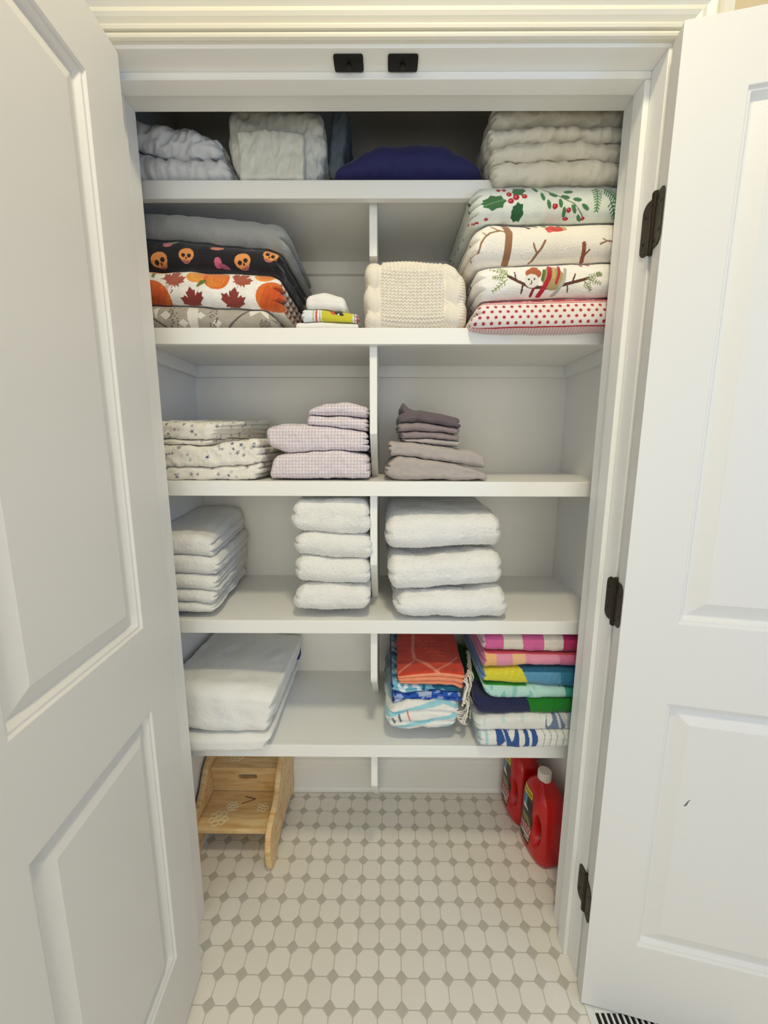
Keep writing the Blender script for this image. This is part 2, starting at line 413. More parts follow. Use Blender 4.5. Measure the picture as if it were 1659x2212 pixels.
# ------------------------------------------------------------------ cloth builder
def lattice(nx, ny, nz, vpow):
    ids = -np.ones((nx+1, ny+1, nz+1), int)
    I, J, K = np.meshgrid(np.arange(nx+1), np.arange(ny+1), np.arange(nz+1), indexing='ij')
    surf = (I == 0) | (I == nx) | (J == 0) | (J == ny) | (K == 0) | (K == nz)
    ids[surf] = np.arange(surf.sum())
    u = I[surf]/nx; v = (J[surf]/ny)**vpow; w = K[surf]/nz
    q = []
    def quads(a, flip):
        A, B, C, D = a[:-1, :-1].ravel(), a[1:, :-1].ravel(), a[1:, 1:].ravel(), a[:-1, 1:].ravel()
        q.append(np.stack([A, D, C, B] if flip else [A, B, C, D], 1))
    quads(ids[:, :, 0], True); quads(ids[:, :, nz], False)
    quads(ids[:, 0, :], False); quads(ids[:, ny, :], True)
    quads(ids[0], True); quads(ids[nx], False)
    return u, v, w, np.concatenate(q)
def wavenoise(P, scale, seed, n=10, octaves=2, aniso=(1, 1, 1)):
    r = np.random.default_rng(seed); out = np.zeros(len(P)); amp = 1.0; tot = 0
    for o_ in range(octaves):
        s = 0
        for k in range(n):
            d = r.normal(size=3); d /= np.linalg.norm(d); d = d*np.array(aniso)
            s = s + np.sin(P@d*(2*math.pi/scale)*(0.7+0.6*r.random()) + r.random()*6.28)
        out += amp*s/math.sqrt(n); tot += amp; amp *= 0.5; scale *= 0.45
    return out/tot
def smooth_poly(pts, n=48, blur=2):
    pts = np.array(pts, float); t = (pts[:, 0]-pts[0, 0])/(pts[-1, 0]-pts[0, 0])
    s = np.linspace(0, 1, n); z = np.interp(s, t, pts[:, 1])
    for _ in range(blur):
        zz = z.copy(); zz[1:-1] = (z[:-2]+2*z[1:-1]+z[2:])/4; z = zz
    return s, z
def sstep(a, b, x): t = np.clip((x-a)/(b-a), 0, 1); return t*t*(3-2*t)

HX0, HY0, HC_ = -0.62, 0.10, 0.004
HF = np.full((310, 120), -9.0)
def new_row(): HF[:] = -9.0
def hf_idx(Q):
    return np.clip(((Q[:, 0]-HX0)/HC_).astype(int), 0, 309), np.clip(((Q[:, 1]-HY0)/HC_).astype(int), 0, 119)
def hf_lift(Q, low, lim=0.035):
    i, j = hf_idx(Q); m = HF[i, j]
    for di in (-1, 0, 1):
        for dj in (-1, 0, 1): m = np.maximum(m, HF[np.clip(i+di, 0, 309), np.clip(j+dj, 0, 119)])
    k = low & (Q[:, 2] < m+0.0012) & (m-Q[:, 2] < lim)
    Q[k, 2] = m[k]+0.0012
def hf_add(Q, F):
    pts = [Q[F].mean(1)]
    for a in range(4): pts.append(Q[F[:, a]]); pts.append((Q[F[:, a]]+Q[F[:, (a+1) % 4]])/2)
    P = np.concatenate(pts); i, j = hf_idx(P); np.maximum.at(HF, (i, j), P[:, 2])

def cloth(name, top, bot, Yf, depth, mat, label, cat, group=None, res=0.003, r=(0.012, 0.02, 0.016), side_layers=0, front_layers=0,
          side_amp=0.006, front_amp=0.004, jag=0.004, skew=0.0, rise=0.0, risef=None, wr=(0.0025, 0.06), wr2=(0.0, 0.02), fuzz=0.0, seed=1,
          zmin=None, zmax=None, xmax=None, bulge=0.0, painter=None, knit=None, px=True, sidebow=0.0, aniso=(1, 1, 1), layer_side='both', yprof=None, vres=None, extl=0, extr=0, xsup=None):
    """a folded textile; top / bot outline its front as photograph pixels taken on the plane Y = Yf"""
    if extr: top = list(top)+[(top[-1][0]+extr, top[-1][1])]; bot = list(bot)+[(bot[-1][0]+extr, bot[-1][1])]
    if extl: top = [(top[0][0]-extl, top[0][1])]+list(top); bot = [(bot[0][0]-extl, bot[0][1])]+list(bot)
    if px:
        T = [(at(u_, v_, Yf)[0], at(u_, v_, Yf)[2]) for u_, v_ in top]; B = [(at(u_, v_, Yf)[0], at(u_, v_, Yf)[2]) for u_, v_ in bot]
    else: T, B = top, bot
    xl = (T[0][0]+B[0][0])/2; xr = (T[-1][0]+B[-1][0])/2
    st, zt = smooth_poly(T); sb, zb = smooth_poly(B)
    Wd = xr-xl; Hm = float(np.mean(zt)-np.mean(zb)); D = depth
    nx = max(8, int(Wd/res)); nz = max(6, int(Hm/res)); ny = max(10, int(D/(vres or res*2.2)))
    u, v, w, F = lattice(nx, ny, nz, 1.35)
    S = np.array([Wd, D, Hm]); R = np.minimum(np.array(r), S*0.499)
    P = np.stack([u, v, w], 1)*S
    C = np.clip(P, R, S-R); d = (P-C)/R; n = np.linalg.norm(d, axis=1, keepdims=True); n[n == 0] = 1
    onf = np.max(np.abs(d), axis=1) > 0.999
    nd = np.where(onf[:, None], d/n, 0)
    # flat parts: |d| has a single axis = 1 -> unchanged; corners are rounded
    P2 = np.where(onf[:, None], C+R*nd, P)
    nrm = nd/np.maximum(R, 1e-6); nrm /= np.maximum(np.linalg.norm(nrm, axis=1, keepdims=True), 1e-9)
    uu, vv, ww = (P2/S).T
    Lx = B[0][0]+(T[0][0]-B[0][0])*ww; Rx = B[-1][0]+(T[-1][0]-B[-1][0])*ww
    bowv = sidebow*np.sin(np.pi*ww)
    x = (Lx-bowv)+(Rx-Lx+2*bowv)*uu
    ztv = np.interp(uu, st, zt); zbv = np.interp(uu, sb, zb)
    z = zbv+(ztv-zbv)*ww
    y = Yf+D*vv
    if yprof is not None: y = y+np.interp(ww, yprof[0], yprof[1])*(1-vv)**3
    if bulge: z = z+bulge*np.sin(np.pi*np.clip(uu, 0, 1))*np.sin(np.pi*np.clip(vv, 0, 1))*ww
    z = z+rise*vv*ww
    if risef is not None: z = z+risef(y)*ww
    sideness = np.abs(nrm[:, 0]); frontness = np.abs(nrm[:, 1])
    rr = np.random.default_rng(seed)
    sd = np.sign(uu-0.5)
    def pinch(k, wv): f = wv*k; dd = np.abs(f-np.round(f)); e = (np.round(f) > 0) & (np.round(f) < k); return np.exp(-(dd/0.15)**2)*e
    Q = np.stack([x, y, z], 1)
    wob = wavenoise(Q*np.array([1, 1, 0.15]), 0.12, seed+50, 6, 1)*0.035
    if side_layers > 0:
        if layer_side == 'left': sm = (sd < 0)
        elif layer_side == 'right': sm = (sd > 0)
        else: sm = np.ones_like(sd, bool)
        g = pinch(side_layers, np.clip(ww+wob*0.5, 0.001, 0.999))
        offs = rr.uniform(-1, 1, side_layers+2); wv = ww*side_layers; li = np.clip(wv.astype(int), 0, side_layers-1)
        wt = np.clip((np.abs(2*uu-1)-1+0.09/max(Wd, 0.1))/(0.09/max(Wd, 0.1)), 0, 1)**1.3*sm
        x = x - sd*wt*(side_amp*g + jag*(0.5+0.5*offs[li]))
    if front_layers > 0:
        g = pinch(front_layers, np.clip(ww+wob, 0.001, 0.999)); offs = rr.uniform(0, 1, front_layers+2); li = np.clip((ww*front_layers).astype(int), 0, front_layers-1)
        wt = np.clip(1-vv*D/0.03, 0, 1)**1.5
        y = y + wt*(front_amp*g + jag*0.5*offs[li])
    Q = np.stack([x, y, z], 1)
    a = wavenoise(Q, wr[1], seed, 9, 2, aniso)*wr[0]
    if wr2[0] > 0:
        rg = 1-np.abs(wavenoise(Q, wr2[1], seed+9, 7, 2, aniso)); a = a+rg*wr2[0]
    if fuzz > 0: a = a+np.random.default_rng(seed).normal(size=len(a))*fuzz
    Q = Q+nrm*a[:, None]
    Q[:, 0] += skew*(Q[:, 1]-Yf)
    if knit is not None: Q = Q+nrm*knit(Q, nrm, uu, ww, zt.mean())[:, None]
    # rest on what carries it
    hf_lift(Q, (ww < 0.55))
    if zmin is not None:
        k = (Q[:, 1] > SY-0.004); Q[k, 2] = np.maximum(Q[k, 2], zmin+0.0006)
    if zmax is not None:
        k = (Q[:, 1] > SY-0.004); Q[k, 2] = np.minimum(Q[k, 2], zmax-0.0008)
    Q[:, 1] = np.minimum(Q[:, 1], YB-0.003)
    Q[:, 0] = np.clip(Q[:, 0], XL+0.002, (xmax if xmax is not None else XR-0.002))
    if xsup is not None:
        k = Q[:, 1] > 0.1985; Q[k, 0] = np.minimum(Q[k, 0], xsup)
    k = Q[:, 1] < JB+0.003; Q[k, 1] = JB+0.003
    if label: hf_add(Q, F)
    loc = np.array([(xl+xr)/2, Yf, Q[:, 2].min()])
    me = bpy.data.meshes.new(name); V = (Q-loc).astype(np.float32)
    me.vertices.add(len(V)); me.vertices.foreach_set('co', V.ravel())
    me.loops.add(F.size); me.loops.foreach_set('vertex_index', F.ravel().astype(np.int32))
    me.polygons.add(len(F)); me.polygons.foreach_set('loop_start', np.arange(0, F.size, 4, dtype=np.int32))
    me.polygons.foreach_set('use_smooth', np.ones(len(F), bool)); me.update(calc_edges=True)
    if painter is not None:
        # unrolled fabric coordinates: sides and top continue the front sheet
        yy = Q[:, 1]-Yf
        xg = Q[:, 0] + np.where(sideness > 0.75, sd*np.maximum(yy-R[1]*0.4, 0), 0)
        zg = Q[:, 2] + np.where(nrm[:, 2] > 0.75, np.maximum(yy-R[1]*0.4, 0), 0) - np.where(nrm[:, 2] < -0.75, np.maximum(yy-R[1]*0.4, 0), 0)
        U, Vp = px_of(xg, np.full(len(xg), Yf), zg)
        c = painter(U, Vp, Q, nrm, ww)
        ca = me.color_attributes.new('Col', 'FLOAT_COLOR', 'POINT')
        ca.data.foreach_set('color', np.concatenate([np.clip(c, 0, 1), np.ones((len(c), 1))], 1).astype(np.float32).ravel())
    me.materials.append(mat)
    o_ = bpy.data.objects.new(name, me); col.objects.link(o_); o_.location = loc
    tag(o_, label, cat, group)
    return o_

# ------------------------------------------------------------------ pattern painting (fabric prints, stored per vertex)
LUT = np.array([lin((i, i, i))[0] for i in range(256)])
def rgb(c): return np.array([LUT[int(x)] for x in c])
class Print:
    def __init__(s, U, V, base): s.U = U; s.V = V; s.c = np.tile(rgb(base), (len(U), 1))
    def put(s, m, c, a=1.0): s.c[m] = s.c[m]*(1-a)+rgb(c)*a
    def ell(s, cx, cy, rx, ry, c, rot=0.0, a=1.0):
        t = math.radians(rot); X = (s.U-cx)*math.cos(t)+(s.V-cy)*math.sin(t); Y = -(s.U-cx)*math.sin(t)+(s.V-cy)*math.cos(t)
        s.put((X/rx)**2+(Y/ry)**2 < 1, c, a)
    def poly(s, pts, c, a=1.0):
        pts = np.array(pts, float); x0, y0 = pts.min(0); x1, y1 = pts.max(0)
        k = np.where((s.U > x0) & (s.U < x1) & (s.V > y0) & (s.V < y1))[0]
        if len(k) == 0: return
        ins = np.zeros(len(k), bool); n = len(pts)
        for i in range(n):
            xa, ya = pts[i]; xb, yb = pts[(i+1) % n]
            if ya == yb: continue
            cr = ((ya > s.V[k]) != (yb > s.V[k])) & (s.U[k] < (xb-xa)*(s.V[k]-ya)/(yb-ya)+xa); ins ^= cr
        m = np.zeros(len(s.U), bool); m[k[ins]] = True; s.put(m, c, a)
    def line(s, pts, w, c, a=1.0):
        for (xa, ya), (xb, yb) in zip(pts[:-1], pts[1:]):
            dx, dy = xb-xa, yb-ya; L2 = dx*dx+dy*dy+1e-9
            t = np.clip(((s.U-xa)*dx+(s.V-ya)*dy)/L2, 0, 1)
            s.put((s.U-xa-t*dx)**2+(s.V-ya-t*dy)**2 < (w/2)**2, c, a)
    def rect(s, x0, x1, y0, y1, c, a=1.0): s.put((s.U > x0) & (s.U < x1) & (s.V > y0) & (s.V < y1), c, a)
    def mottle(s, amt, scale, seed):
        P = np.stack([s.U, s.V, 0*s.U], 1); f = 1+amt*wavenoise(P, scale, seed, 10, 3); s.c *= f[:, None]
def maple(cx, cy, r, rot):
    base = [(0, 1.15), (0.04, 0.55), (0.32, 0.72), (0.26, 0.5), (0.62, 0.62), (0.52, 0.38), (0.98, 0.1), (0.86, -0.02), (1.0, -0.38), (0.7, -0.33), (0.6, -0.5), (0.34, -0.2), (0.42, -0.72), (0.26, -0.66), (0, -1.05)]
    pts = base+[(-x, y) for x, y in base[::-1][1:]]
    t = math.radians(rot); return [(cx+r*(x*math.cos(t)-y*math.sin(t)), cy+r*(x*math.sin(t)+y*math.cos(t))) for x, y in pts]
def star5(cx, cy, r, rot):
    return [(cx+(r if k % 2 == 0 else r*0.42)*math.cos(rot+k*math.pi/5), cy+(r if k % 2 == 0 else r*0.42)*math.sin(rot+k*math.pi/5)) for k in range(10)]
def holly(cx, cy, a, b, rot):
    pts = []; n = 28; t = math.radians(rot)
    for k in range(n):
        th = 2*math.pi*k/n; m = 1.0 if k % 4 == 0 else (0.78 if k % 4 == 2 else 0.86)
        x = a*math.cos(th)*(1.0 if k % 14 == 0 else m); y = b*math.sin(th)*m
        pts.append((cx+x*math.cos(t)-y*math.sin(t), cy+x*math.sin(t)+y*math.cos(t)))
    return pts
def sprig(p, x0, y0, x1, y1, n, ln, w, c, c2=None):
    p.line([(x0, y0), (x1, y1)], w, c2 or c); dx, dy = x1-x0, y1-y0; L_ = math.hypot(dx, dy); dx /= L_; dy /= L_
    for k in range(1, n+1):
        t = k/n; bx, by = x0+(x1-x0)*t, y0+(y1-y0)*t; l = ln*(1.15-0.75*t)
        for s_ in (-1, 1): p.line([(bx, by), (bx+l*(dx*0.55-s_*dy*0.85), by+l*(dy*0.55+s_*dx*0.85))], w, c)

f_plush = principled('plush_fleece', (255, 255, 255), 0.95, sheen=0.35, attr=True, bumps=((420, 0.45, 0.002), (1500, 0.3, 0.001)))
f_cotton = principled('printed_cotton', (255, 255, 255), 0.85, sheen=0.1, attr=True, bumps=((60, 0.25, 0.002), (900, 0.15, 0.0006)))
f_terry = principled('white_terry', (246, 244, 240), 0.95, sheen=0.3, bumps=((380, 0.7, 0.0022), (1300, 0.5, 0.001)))
f_terry2 = principled('white_flat_towel', (244, 243, 240), 0.95, sheen=0.2, bumps=((150, 0.35, 0.002), (1100, 0.4, 0.001)))
f_greyfleece = principled('grey_fleece', (158, 160, 160), 0.95, sheen=0.35, bumps=((300, 0.6, 0.0022), (1100, 0.4, 0.001)), var=0.06)
f_white_sheet = principled('white_bed_linen', (222, 222, 222), 0.85, sheen=0.1, bumps=((22, 0.5, 0.008), (70, 0.35, 0.003)))
f_cream_sheet = principled('cream_bed_linen', (226, 219, 200), 0.9, sheen=0.15, bumps=((26, 0.5, 0.006), (90, 0.3, 0.002)))
f_bag = principled('white_cotton_bag', (222, 222, 212), 0.6, sheen=0.1, bumps=((30, 0.6, 0.006),))
f_greyblue = principled('slate_blue_linen', (120, 132, 142), 0.9, bumps=((30, 0.5, 0.006),))
f_navy = principled('navy_fabric', (36, 36, 92), 0.8, sheen=0.15, bumps=((20, 0.3, 0.006), (90, 0.2, 0.002)))
f_knit = principled('cream_knit_wool', (240, 231, 215), 0.95, sheen=0.2, bumps=((500, 0.35, 0.0012),))
f_taupe = principled('taupe_grey_cotton', (144, 130, 130), 0.75, sheen=0.15, bumps=((45, 0.3, 0.003), (600, 0.1, 0.0005)))
f_taupe2 = principled('dark_taupe_cotton', (100, 88, 92), 0.75, sheen=0.15, bumps=((45, 0.3, 0.003), (600, 0.1, 0.0005)))
f_taupe3 = principled('light_taupe_cotton', (178, 168, 163), 0.75, sheen=0.15, bumps=((45, 0.3, 0.003), (600, 0.1, 0.0005)))
f_beach = principled('beach_towel_cotton', (255, 255, 255), 0.95, sheen=0.2, attr=True, bumps=((260, 0.45, 0.002), (1200, 0.3, 0.001)))
f_fringe = principled('cream_cotton_cord', (244, 238, 222), 0.9)

# ================================================================== ROW 0: top shelf
XM = XR-0.003
z0 = SZ[0]
new_row()
cloth('bed_sheet', [(296, 325), (350, 338), (420, 335), (488, 332)], [(296, 388), (400, 388), (506, 388)], 0.19, 0.30, f_white_sheet,
      'lower crumpled white bed sheet at the left end of the top shelf', 'bed sheet', 'crumpled white sheets on the top shelf', wr=(0.006, 0.10), wr2=(0.004, 0.05), seed=3, extl=24, zmin=z0, r=(0.02, 0.03, 0.02), aniso=(1.6, 1, 0.7), side_layers=2)
cloth('bed_sheet', [(294, 262), (340, 264), (400, 272), (440, 292), (468, 288)], [(296, 326), (350, 339), (420, 336), (480, 333)], 0.195, 0.28, f_white_sheet,
      'upper crumpled white bed sheet at the left end of the top shelf, slumped', 'bed sheet', 'crumpled white sheets on the top shelf', wr=(0.008, 0.11), wr2=(0.006, 0.05), seed=14, extl=24, r=(0.02, 0.03, 0.02), aniso=(1.2, 1, 1.5), side_layers=2)
bagb = cloth('bedding_bag', [(486, 236), (560, 230), (640, 230), (700, 236)], [(516, 388), (600, 388), (690, 388)], 0.21, 0.30, f_bag,
      'white soft bedding bag with a square wrinkled front pocket on the top shelf', 'bedding bag', wr=(0.004, 0.08), wr2=(0.004, 0.04), seed=21, zmin=z0, r=(0.02, 0.02, 0.03), sidebow=0.006, aniso=(1.5, 1, .8), side_layers=3, layer_side='right')
pk = cloth('front_pocket', [(512, 283), (580, 278), (655, 286)], [(520, 387), (590, 385), (655, 387)], 0.187, 0.05, f_bag, None, None, wr=(0.0015, 0.06), wr2=(0.0022, 0.035), seed=23, zmin=z0, r=(0.004, 0.006, 0.006), aniso=(1.4, 1, 0.8), res=0.0022)
pk.parent = bagb; pk.location = Vector(pk.location)-Vector(bagb.location)
cloth('bed_sheet', [(716, 232), (735, 230), (752, 236)], [(710, 380), (722, 384), (736, 388)], 0.27, 0.22, f_greyblue,
      'slate blue folded sheet standing on edge between the white bag and the navy bundle', 'bed sheet', wr=(0.003, 0.06), wr2=(0.003, 0.03), seed=31, zmin=z0, r=(0.01, 0.02, 0.02), aniso=(2, 1, 0.5))
nv = cloth('navy_bundle', [(715, 374), (745, 340), (775, 314), (830, 294), (900, 281), (965, 291), (1005, 316), (1025, 340), (1046, 376)], [(715, 389), (880, 389), (1046, 389)], 0.20, 0.27, f_navy,
      'rounded navy blue fabric bundle in the middle of the top shelf', 'blanket', wr=(0.003, 0.12), wr2=(0.002, 0.07), seed=41, zmin=z0, r=(0.02, 0.06, 0.05), rise=0.0)
cr = [([(1063, 350), (1180, 340), (1260, 338), (1334, 345)], [(1066, 390), (1190, 386), (1332, 384)], 'bottom cream folded sheet at the right end of the top shelf', 51, 0.150),
      ([(1056, 318), (1120, 303), (1250, 300), (1338, 306)], [(1063, 351), (1180, 342), (1260, 340), (1334, 346)], 'cream folded sheet second from the bottom at the right end of the top shelf', 52, 0.156),
      ([(1050, 270), (1150, 268), (1250, 266), (1340, 270)], [(1056, 316), (1120, 304), (1250, 301), (1338, 307)], 'cream folded sheet third from the bottom at the right end of the top shelf', 53, 0.165),
      ([(1062, 225), (1200, 222), (1340, 222)], [(1062, 268), (1150, 262), (1250, 262), (1340, 268)], 'uppermost cream folded sheet at the right end, partly hidden by the door head', 54, 0.172)]
for T, B, lab, sd_, yf in cr:
    cloth('bed_sheet', T, B, yf, 0.34, f_cream_sheet, lab, 'bed sheet', 'cream folded sheets on the top shelf', wr=(0.003, 0.08), wr2=(0.0028, 0.045), seed=sd_, zmin=z0, r=(0.012, 0.02, 0.018), aniso=(1.2, 1, .8), side_layers=3, layer_side='left', extr=34, xmax=XM)

# ================================================================== ROW 1: blankets
z1 = SZ[1]
new_row()
def p_nordic(U, V, Q, n, w):
    p = Print(U, V, (176, 168, 156)); p.mottle(0.05, 14, 3)
    W_ = (232, 228, 218); K = (96, 88, 80)
    p.poly([(404, 658), (424, 658), (428, 680), (424, 710), (408, 710), (404, 680)], W_); p.poly([(345, 680), (357, 670), (369, 680), (357, 690)], W_)
    for cx, cy in ((433, 681), (395, 697), (468, 697)): p.poly([(cx-11, cy), (cx, cy-8), (cx+11, cy), (cx, cy+8)], W_)
    p.poly([(535, 666), (575, 660), (580, 690), (560, 672), (540, 684)], W_); p.poly([(330, 668), (342, 662), (338, 690)], W_)
    for cx in (372, 456):
        for k in range(26):
            rr = np.random.default_rng(cx*50+k); p.rect(*(lambda a, b: (a-1.6, a+1.6, b-1.4, b+1.4))(cx+rr.uniform(-10, 10)+(rr.uniform(0, 6)), 658+k*2.0), K)
    p.line([(491, 706), (510, 690), (538, 666)], 4, K); p.line([(325, 684), (340, 694), (354, 704)], 4, K)
    for k in range(8): p.rect(560+k*3, 561.6+k*3, 695-(k % 3)*3, 706, K)
    for k in range(5): p.poly([(620+k*30-8, 690), (620+k*30, 684), (620+k*30+8, 690), (620+k*30, 696)], W_)
    return p.c
def p_pumpkin(U, V, Q, n, w):
    p = Print(U, V, (250, 246, 240))
    O1, O2, O3 = (238, 158, 62), (226, 112, 40), (200, 70, 24)
    def pump(cx, cy, rx, ry, A, B, rot=0):
        p.ell(cx, cy, rx, ry, A, rot)
        for k, sx in enumerate((-0.62, -0.2, 0.25, 0.66)):
            p.ell(cx+sx*rx*0.75, cy, rx*0.22, ry*0.86, B, rot+sx*10, 0.45)
        p.ell(cx+rx*0.2, cy-ry*0.1, rx*0.5, ry*0.6, O3, rot, 0.25)
    pump(424, 594, 24, 16, O1, (240, 176, 80)); pump(466, 600, 28, 25, O2, O1, 8)
    p.poly([(423, 618), (432, 606), (444, 602), (446, 610), (434, 616), (427, 620)], (110, 124, 52))
    pump(571, 588, 25, 19, O1, O2, -5); pump(589, 643, 38, 34, O2, O3, 25); pump(322, 650, 44, 46, O2, O3, 20); pump(336, 574, 26, 12, O1, O2)
    p.poly([(322, 584), (330, 580), (332, 600), (324, 596)], (120, 140, 70)); p.poly([(601, 590), (607, 592), (608, 608), (603, 606)], (120, 140, 70))
    for cx, cy, r, rot, c in ((374, 601, 25, 12, (176, 92, 74)), (414, 645, 26, -12, (140, 52, 44)), (521, 602, 24, 25, (170, 84, 62)), (502, 647, 27, 10, (142, 58, 50))):
        p.poly(maple(cx, cy, r, rot), c)
    p.line([(372, 626), (368, 632)], 2, (150, 74, 60)); p.line([(346, 600), (356, 602)], 2, (160, 80, 60)); p.line([(504, 590), (512, 594)], 2, (150, 74, 60))
    p.mottle(0.06, 22, 5)
    side = n[:, 0] > 0.72
    s_ = np.sin((V*0.20+U*0.16)+2*np.sin(V*0.05)+Q[:, 1]*20)
    p.put(side & (s_ > 0.1), (176, 88, 50)); p.put(side & (s_ > 0.86), (110, 40, 24))
    return p.c
def p_skull(U, V, Q, n, w):
    p = Print(U, V, (17, 15, 24))
    def sk(cx, cy, r, rot, c=(238, 158, 88), pk=(214, 120, 130)):
        t = math.radians(rot)
        def X(a, b): return cx+r*(a*math.cos(t)-b*math.sin(t)), cy+r*(a*math.sin(t)+b*math.cos(t))
        x, y = X(0, 0.55); p.ell(x, y, r*0.62, r*0.55, pk, rot); x, y = X(0, 0); p.ell(x, y, r*0.98, r*0.85, c, rot)
        for sx in (-0.38, 0.36): x, y = X(sx, 0.12); p.ell(x, y, r*0.27, r*0.25, (40, 18, 22), rot)
        x, y = X(0.02, 0.45); p.ell(x, y, r*0.11, r*0.16, (70, 28, 26), rot)
        for k in range(-2, 3): p.line([X(k*0.17, 0.72), X(k*0.17, 0.98)], r*0.07, (60, 24, 24))
    sk(342, 560, 19, -22); sk(402, 549, 17, 6); sk(523, 562, 18, -18); sk(584, 549, 17, 24)
    p.ell(359, 524, 11, 8, (222, 130, 150)); p.ell(372, 518, 9, 5, (150, 170, 110), -20); p.ell(467, 534, 14, 5, (224, 140, 110)); p.ell(540, 531, 12, 3.5, (206, 120, 140))
    p.ell(469, 566, 8, 11, (208, 104, 136)); p.ell(482, 574, 13, 5, (170, 84, 116), 25)
    rr = np.random.default_rng(5)
    for k in range(26):
        x, y = 612+rr.uniform(0, 330), 520+rr.uniform(0, 110); p.ell(x, y, rr.uniform(3, 8), rr.uniform(2, 5), [(214, 120, 140), (150, 160, 90), (238, 158, 88), (90, 40, 60)][k % 4], rr.uniform(0, 90))
    return p.c
cloth('fleece_blanket', [(300, 656), (400, 657), (480, 663), (560, 664), (592, 674)], [(300, 709), (450, 709), (602, 709)], 0.20, 0.30, f_plush,
      'grey and white nordic patterned fleece blanket, bottom of the left blanket stack', 'blanket', 'folded blankets in the left stack', res=0.0012, vres=0.003, r=(0.03, 0.026, 0.024), side_layers=2, seed=61, extl=22, zmin=z1, painter=p_nordic, fuzz=0.0003, wr=(0.0016, 0.06), layer_side='right')
cloth('fleece_blanket', [(296, 578), (400, 578), (520, 583), (585, 588), (618, 604)], [(300, 656), (400, 658), (480, 664), (570, 668), (626, 676)], 0.195, 0.31, f_plush,
      'white fleece blanket printed with orange pumpkins and red maple leaves', 'blanket', 'folded blankets in the left stack', res=0.0011, vres=0.0026, r=(0.018, 0.034, 0.034), side_layers=3, side_amp=0.022, seed=62, extl=22, zmin=z1, painter=p_pumpkin, fuzz=0.0002, wr=(0.0018, 0.09), layer_side='right', jag=0.014)
cloth('fleece_blanket', [(296, 510), (380, 512), (470, 524), (560, 532), (590, 536), (612, 548)], [(296, 578), (400, 579), (520, 584), (580, 588), (620, 604)], 0.20, 0.31, f_plush,
      'black fleece blanket printed with orange skulls, below the plain grey one', 'blanket', 'folded blankets in the left stack', res=0.0011, vres=0.0026, r=(0.016, 0.026, 0.028), side_layers=3, side_amp=0.020, seed=63, extl=22, painter=p_skull, fuzz=0.0002, wr=(0.0018, 0.09), layer_side='right', jag=0.012)
cloth('fleece_blanket', [(296, 446), (350, 449), (430, 453), (510, 464), (590, 470), (614, 478), (626, 490)], [(296, 512), (380, 512), (470, 525), (560, 533), (600, 540), (634, 552)], 0.192, 0.32, f_greyfleece,
      'plain grey fleece blanket on top of the left blanket stack', 'blanket', 'folded blankets in the left stack', res=0.0022, r=(0.020, 0.040, 0.034), side_layers=2, side_amp=0.022, seed=64, extl=22, fuzz=0.0004, wr=(0.0022, 0.09), layer_side='right', jag=0.010)
# little pile between the stacks
cloth('washcloth', [(640, 697), (700, 695), (774, 699)], [(638, 709), (700, 709), (774, 709)], 0.19, 0.16, f_terry, 'thin flat white cloth lying under the yellow dish towel', 'cloth', res=0.002, r=(0.004, 0.005, 0.005), zmin=z1, seed=71, wr=(0.0006, 0.05))
def p_dish(U, V, Q, n, w):
    p = Print(U, V, (226, 232, 236))
    p.rect(675, 677.5, 0, 3000, (190, 190, 120)); p.rect(681, 685, 0, 3000, (214, 70, 46)); p.rect(690, 691.5, 0, 3000, (170, 170, 90))
    p.rect(695, 762, 0, 3000, (214, 206, 62)); p.put((U > 695) & (U < 762) & (np.sin(U*1.7) > 0.45), (192, 186, 40))
    p.rect(765, 767, 0, 3000, (120, 100, 70)); p.rect(770, 790, 0, 3000, (196, 60, 60)); p.put((U > 772) & (np.sin(V*1.2) > 0.3), (230, 214, 206))
    p.ell(719, 674, 8, 4.5, (214, 72, 70), 40); p.ell(731, 674, 9, 7, (34, 46, 42), 15); p.ell(738, 680, 5, 3, (34, 46, 42), 10); p.ell(731, 679, 1.8, 1.8, (240, 240, 230))
    return p.c
cloth('dish_towel', [(650, 667), (690, 667), (740, 673), (776, 677)], [(649, 695), (690, 693), (740, 698), (776, 699)], 0.185, 0.16, f_beach, 'small folded dish towel with yellow panel and red stripe', 'towel', res=0.0013, r=(0.007, 0.010, 0.010), side_layers=3, seed=72, painter=p_dish, wr=(0.0008, 0.05))
cloth('washcloth', [(660, 638), (700, 633), (745, 641)], [(659, 666), (700, 668), (748, 673)], 0.185, 0.15, f_terry, 'folded white washcloth on top of the yellow dish towel', 'cloth', res=0.002, r=(0.010, 0.014, 0.012), seed=73, wr=(0.001, 0.05), bulge=0.012, rise=0.012)

def knitf(Q, n, uu, ww, zt):
    x = Q[:, 0]; z = Q[:, 2]; a = sstep(0.14, 0.17, uu)*(1-sstep(0.74, 0.77, uu))
    s = z + np.where(n[:, 2] > 0.6, Q[:, 1], 0) + 0.008*np.sin(np.pi*np.clip(uu, 0, 1))
    t = x
    rowp = 0.0068; stp = 0.0085
    gar = np.abs(np.sin(np.pi*(s+0.0015*np.sin(2*np.pi*t/stp))/rowp))**0.5*(0.87+0.13*np.cos(2*np.pi*t/stp))*0.0062
    # cables: braided lobes
    def cable(c, hw, ph):
        q = (uu-c)/hw; lob = np.abs(np.sin(np.pi*(s+ph)/0.052)); ins = np.exp(-(q/(0.55+0.45*lob))**4)
        twist = np.abs(np.sin(np.pi*((s+ph)/0.052)+q*0.9)); return ins*(0.004+0.006*twist)+ins*0.0008*np.sin(2*np.pi*(s+q*0.012)/0.004)
    return gar*a + cable(0.075, 0.075, 0.02) + cable(0.84, 0.09, 0.0) + (1-a)*0.0008*np.sin(2*np.pi*s/0.006)*(uu > 0.9)
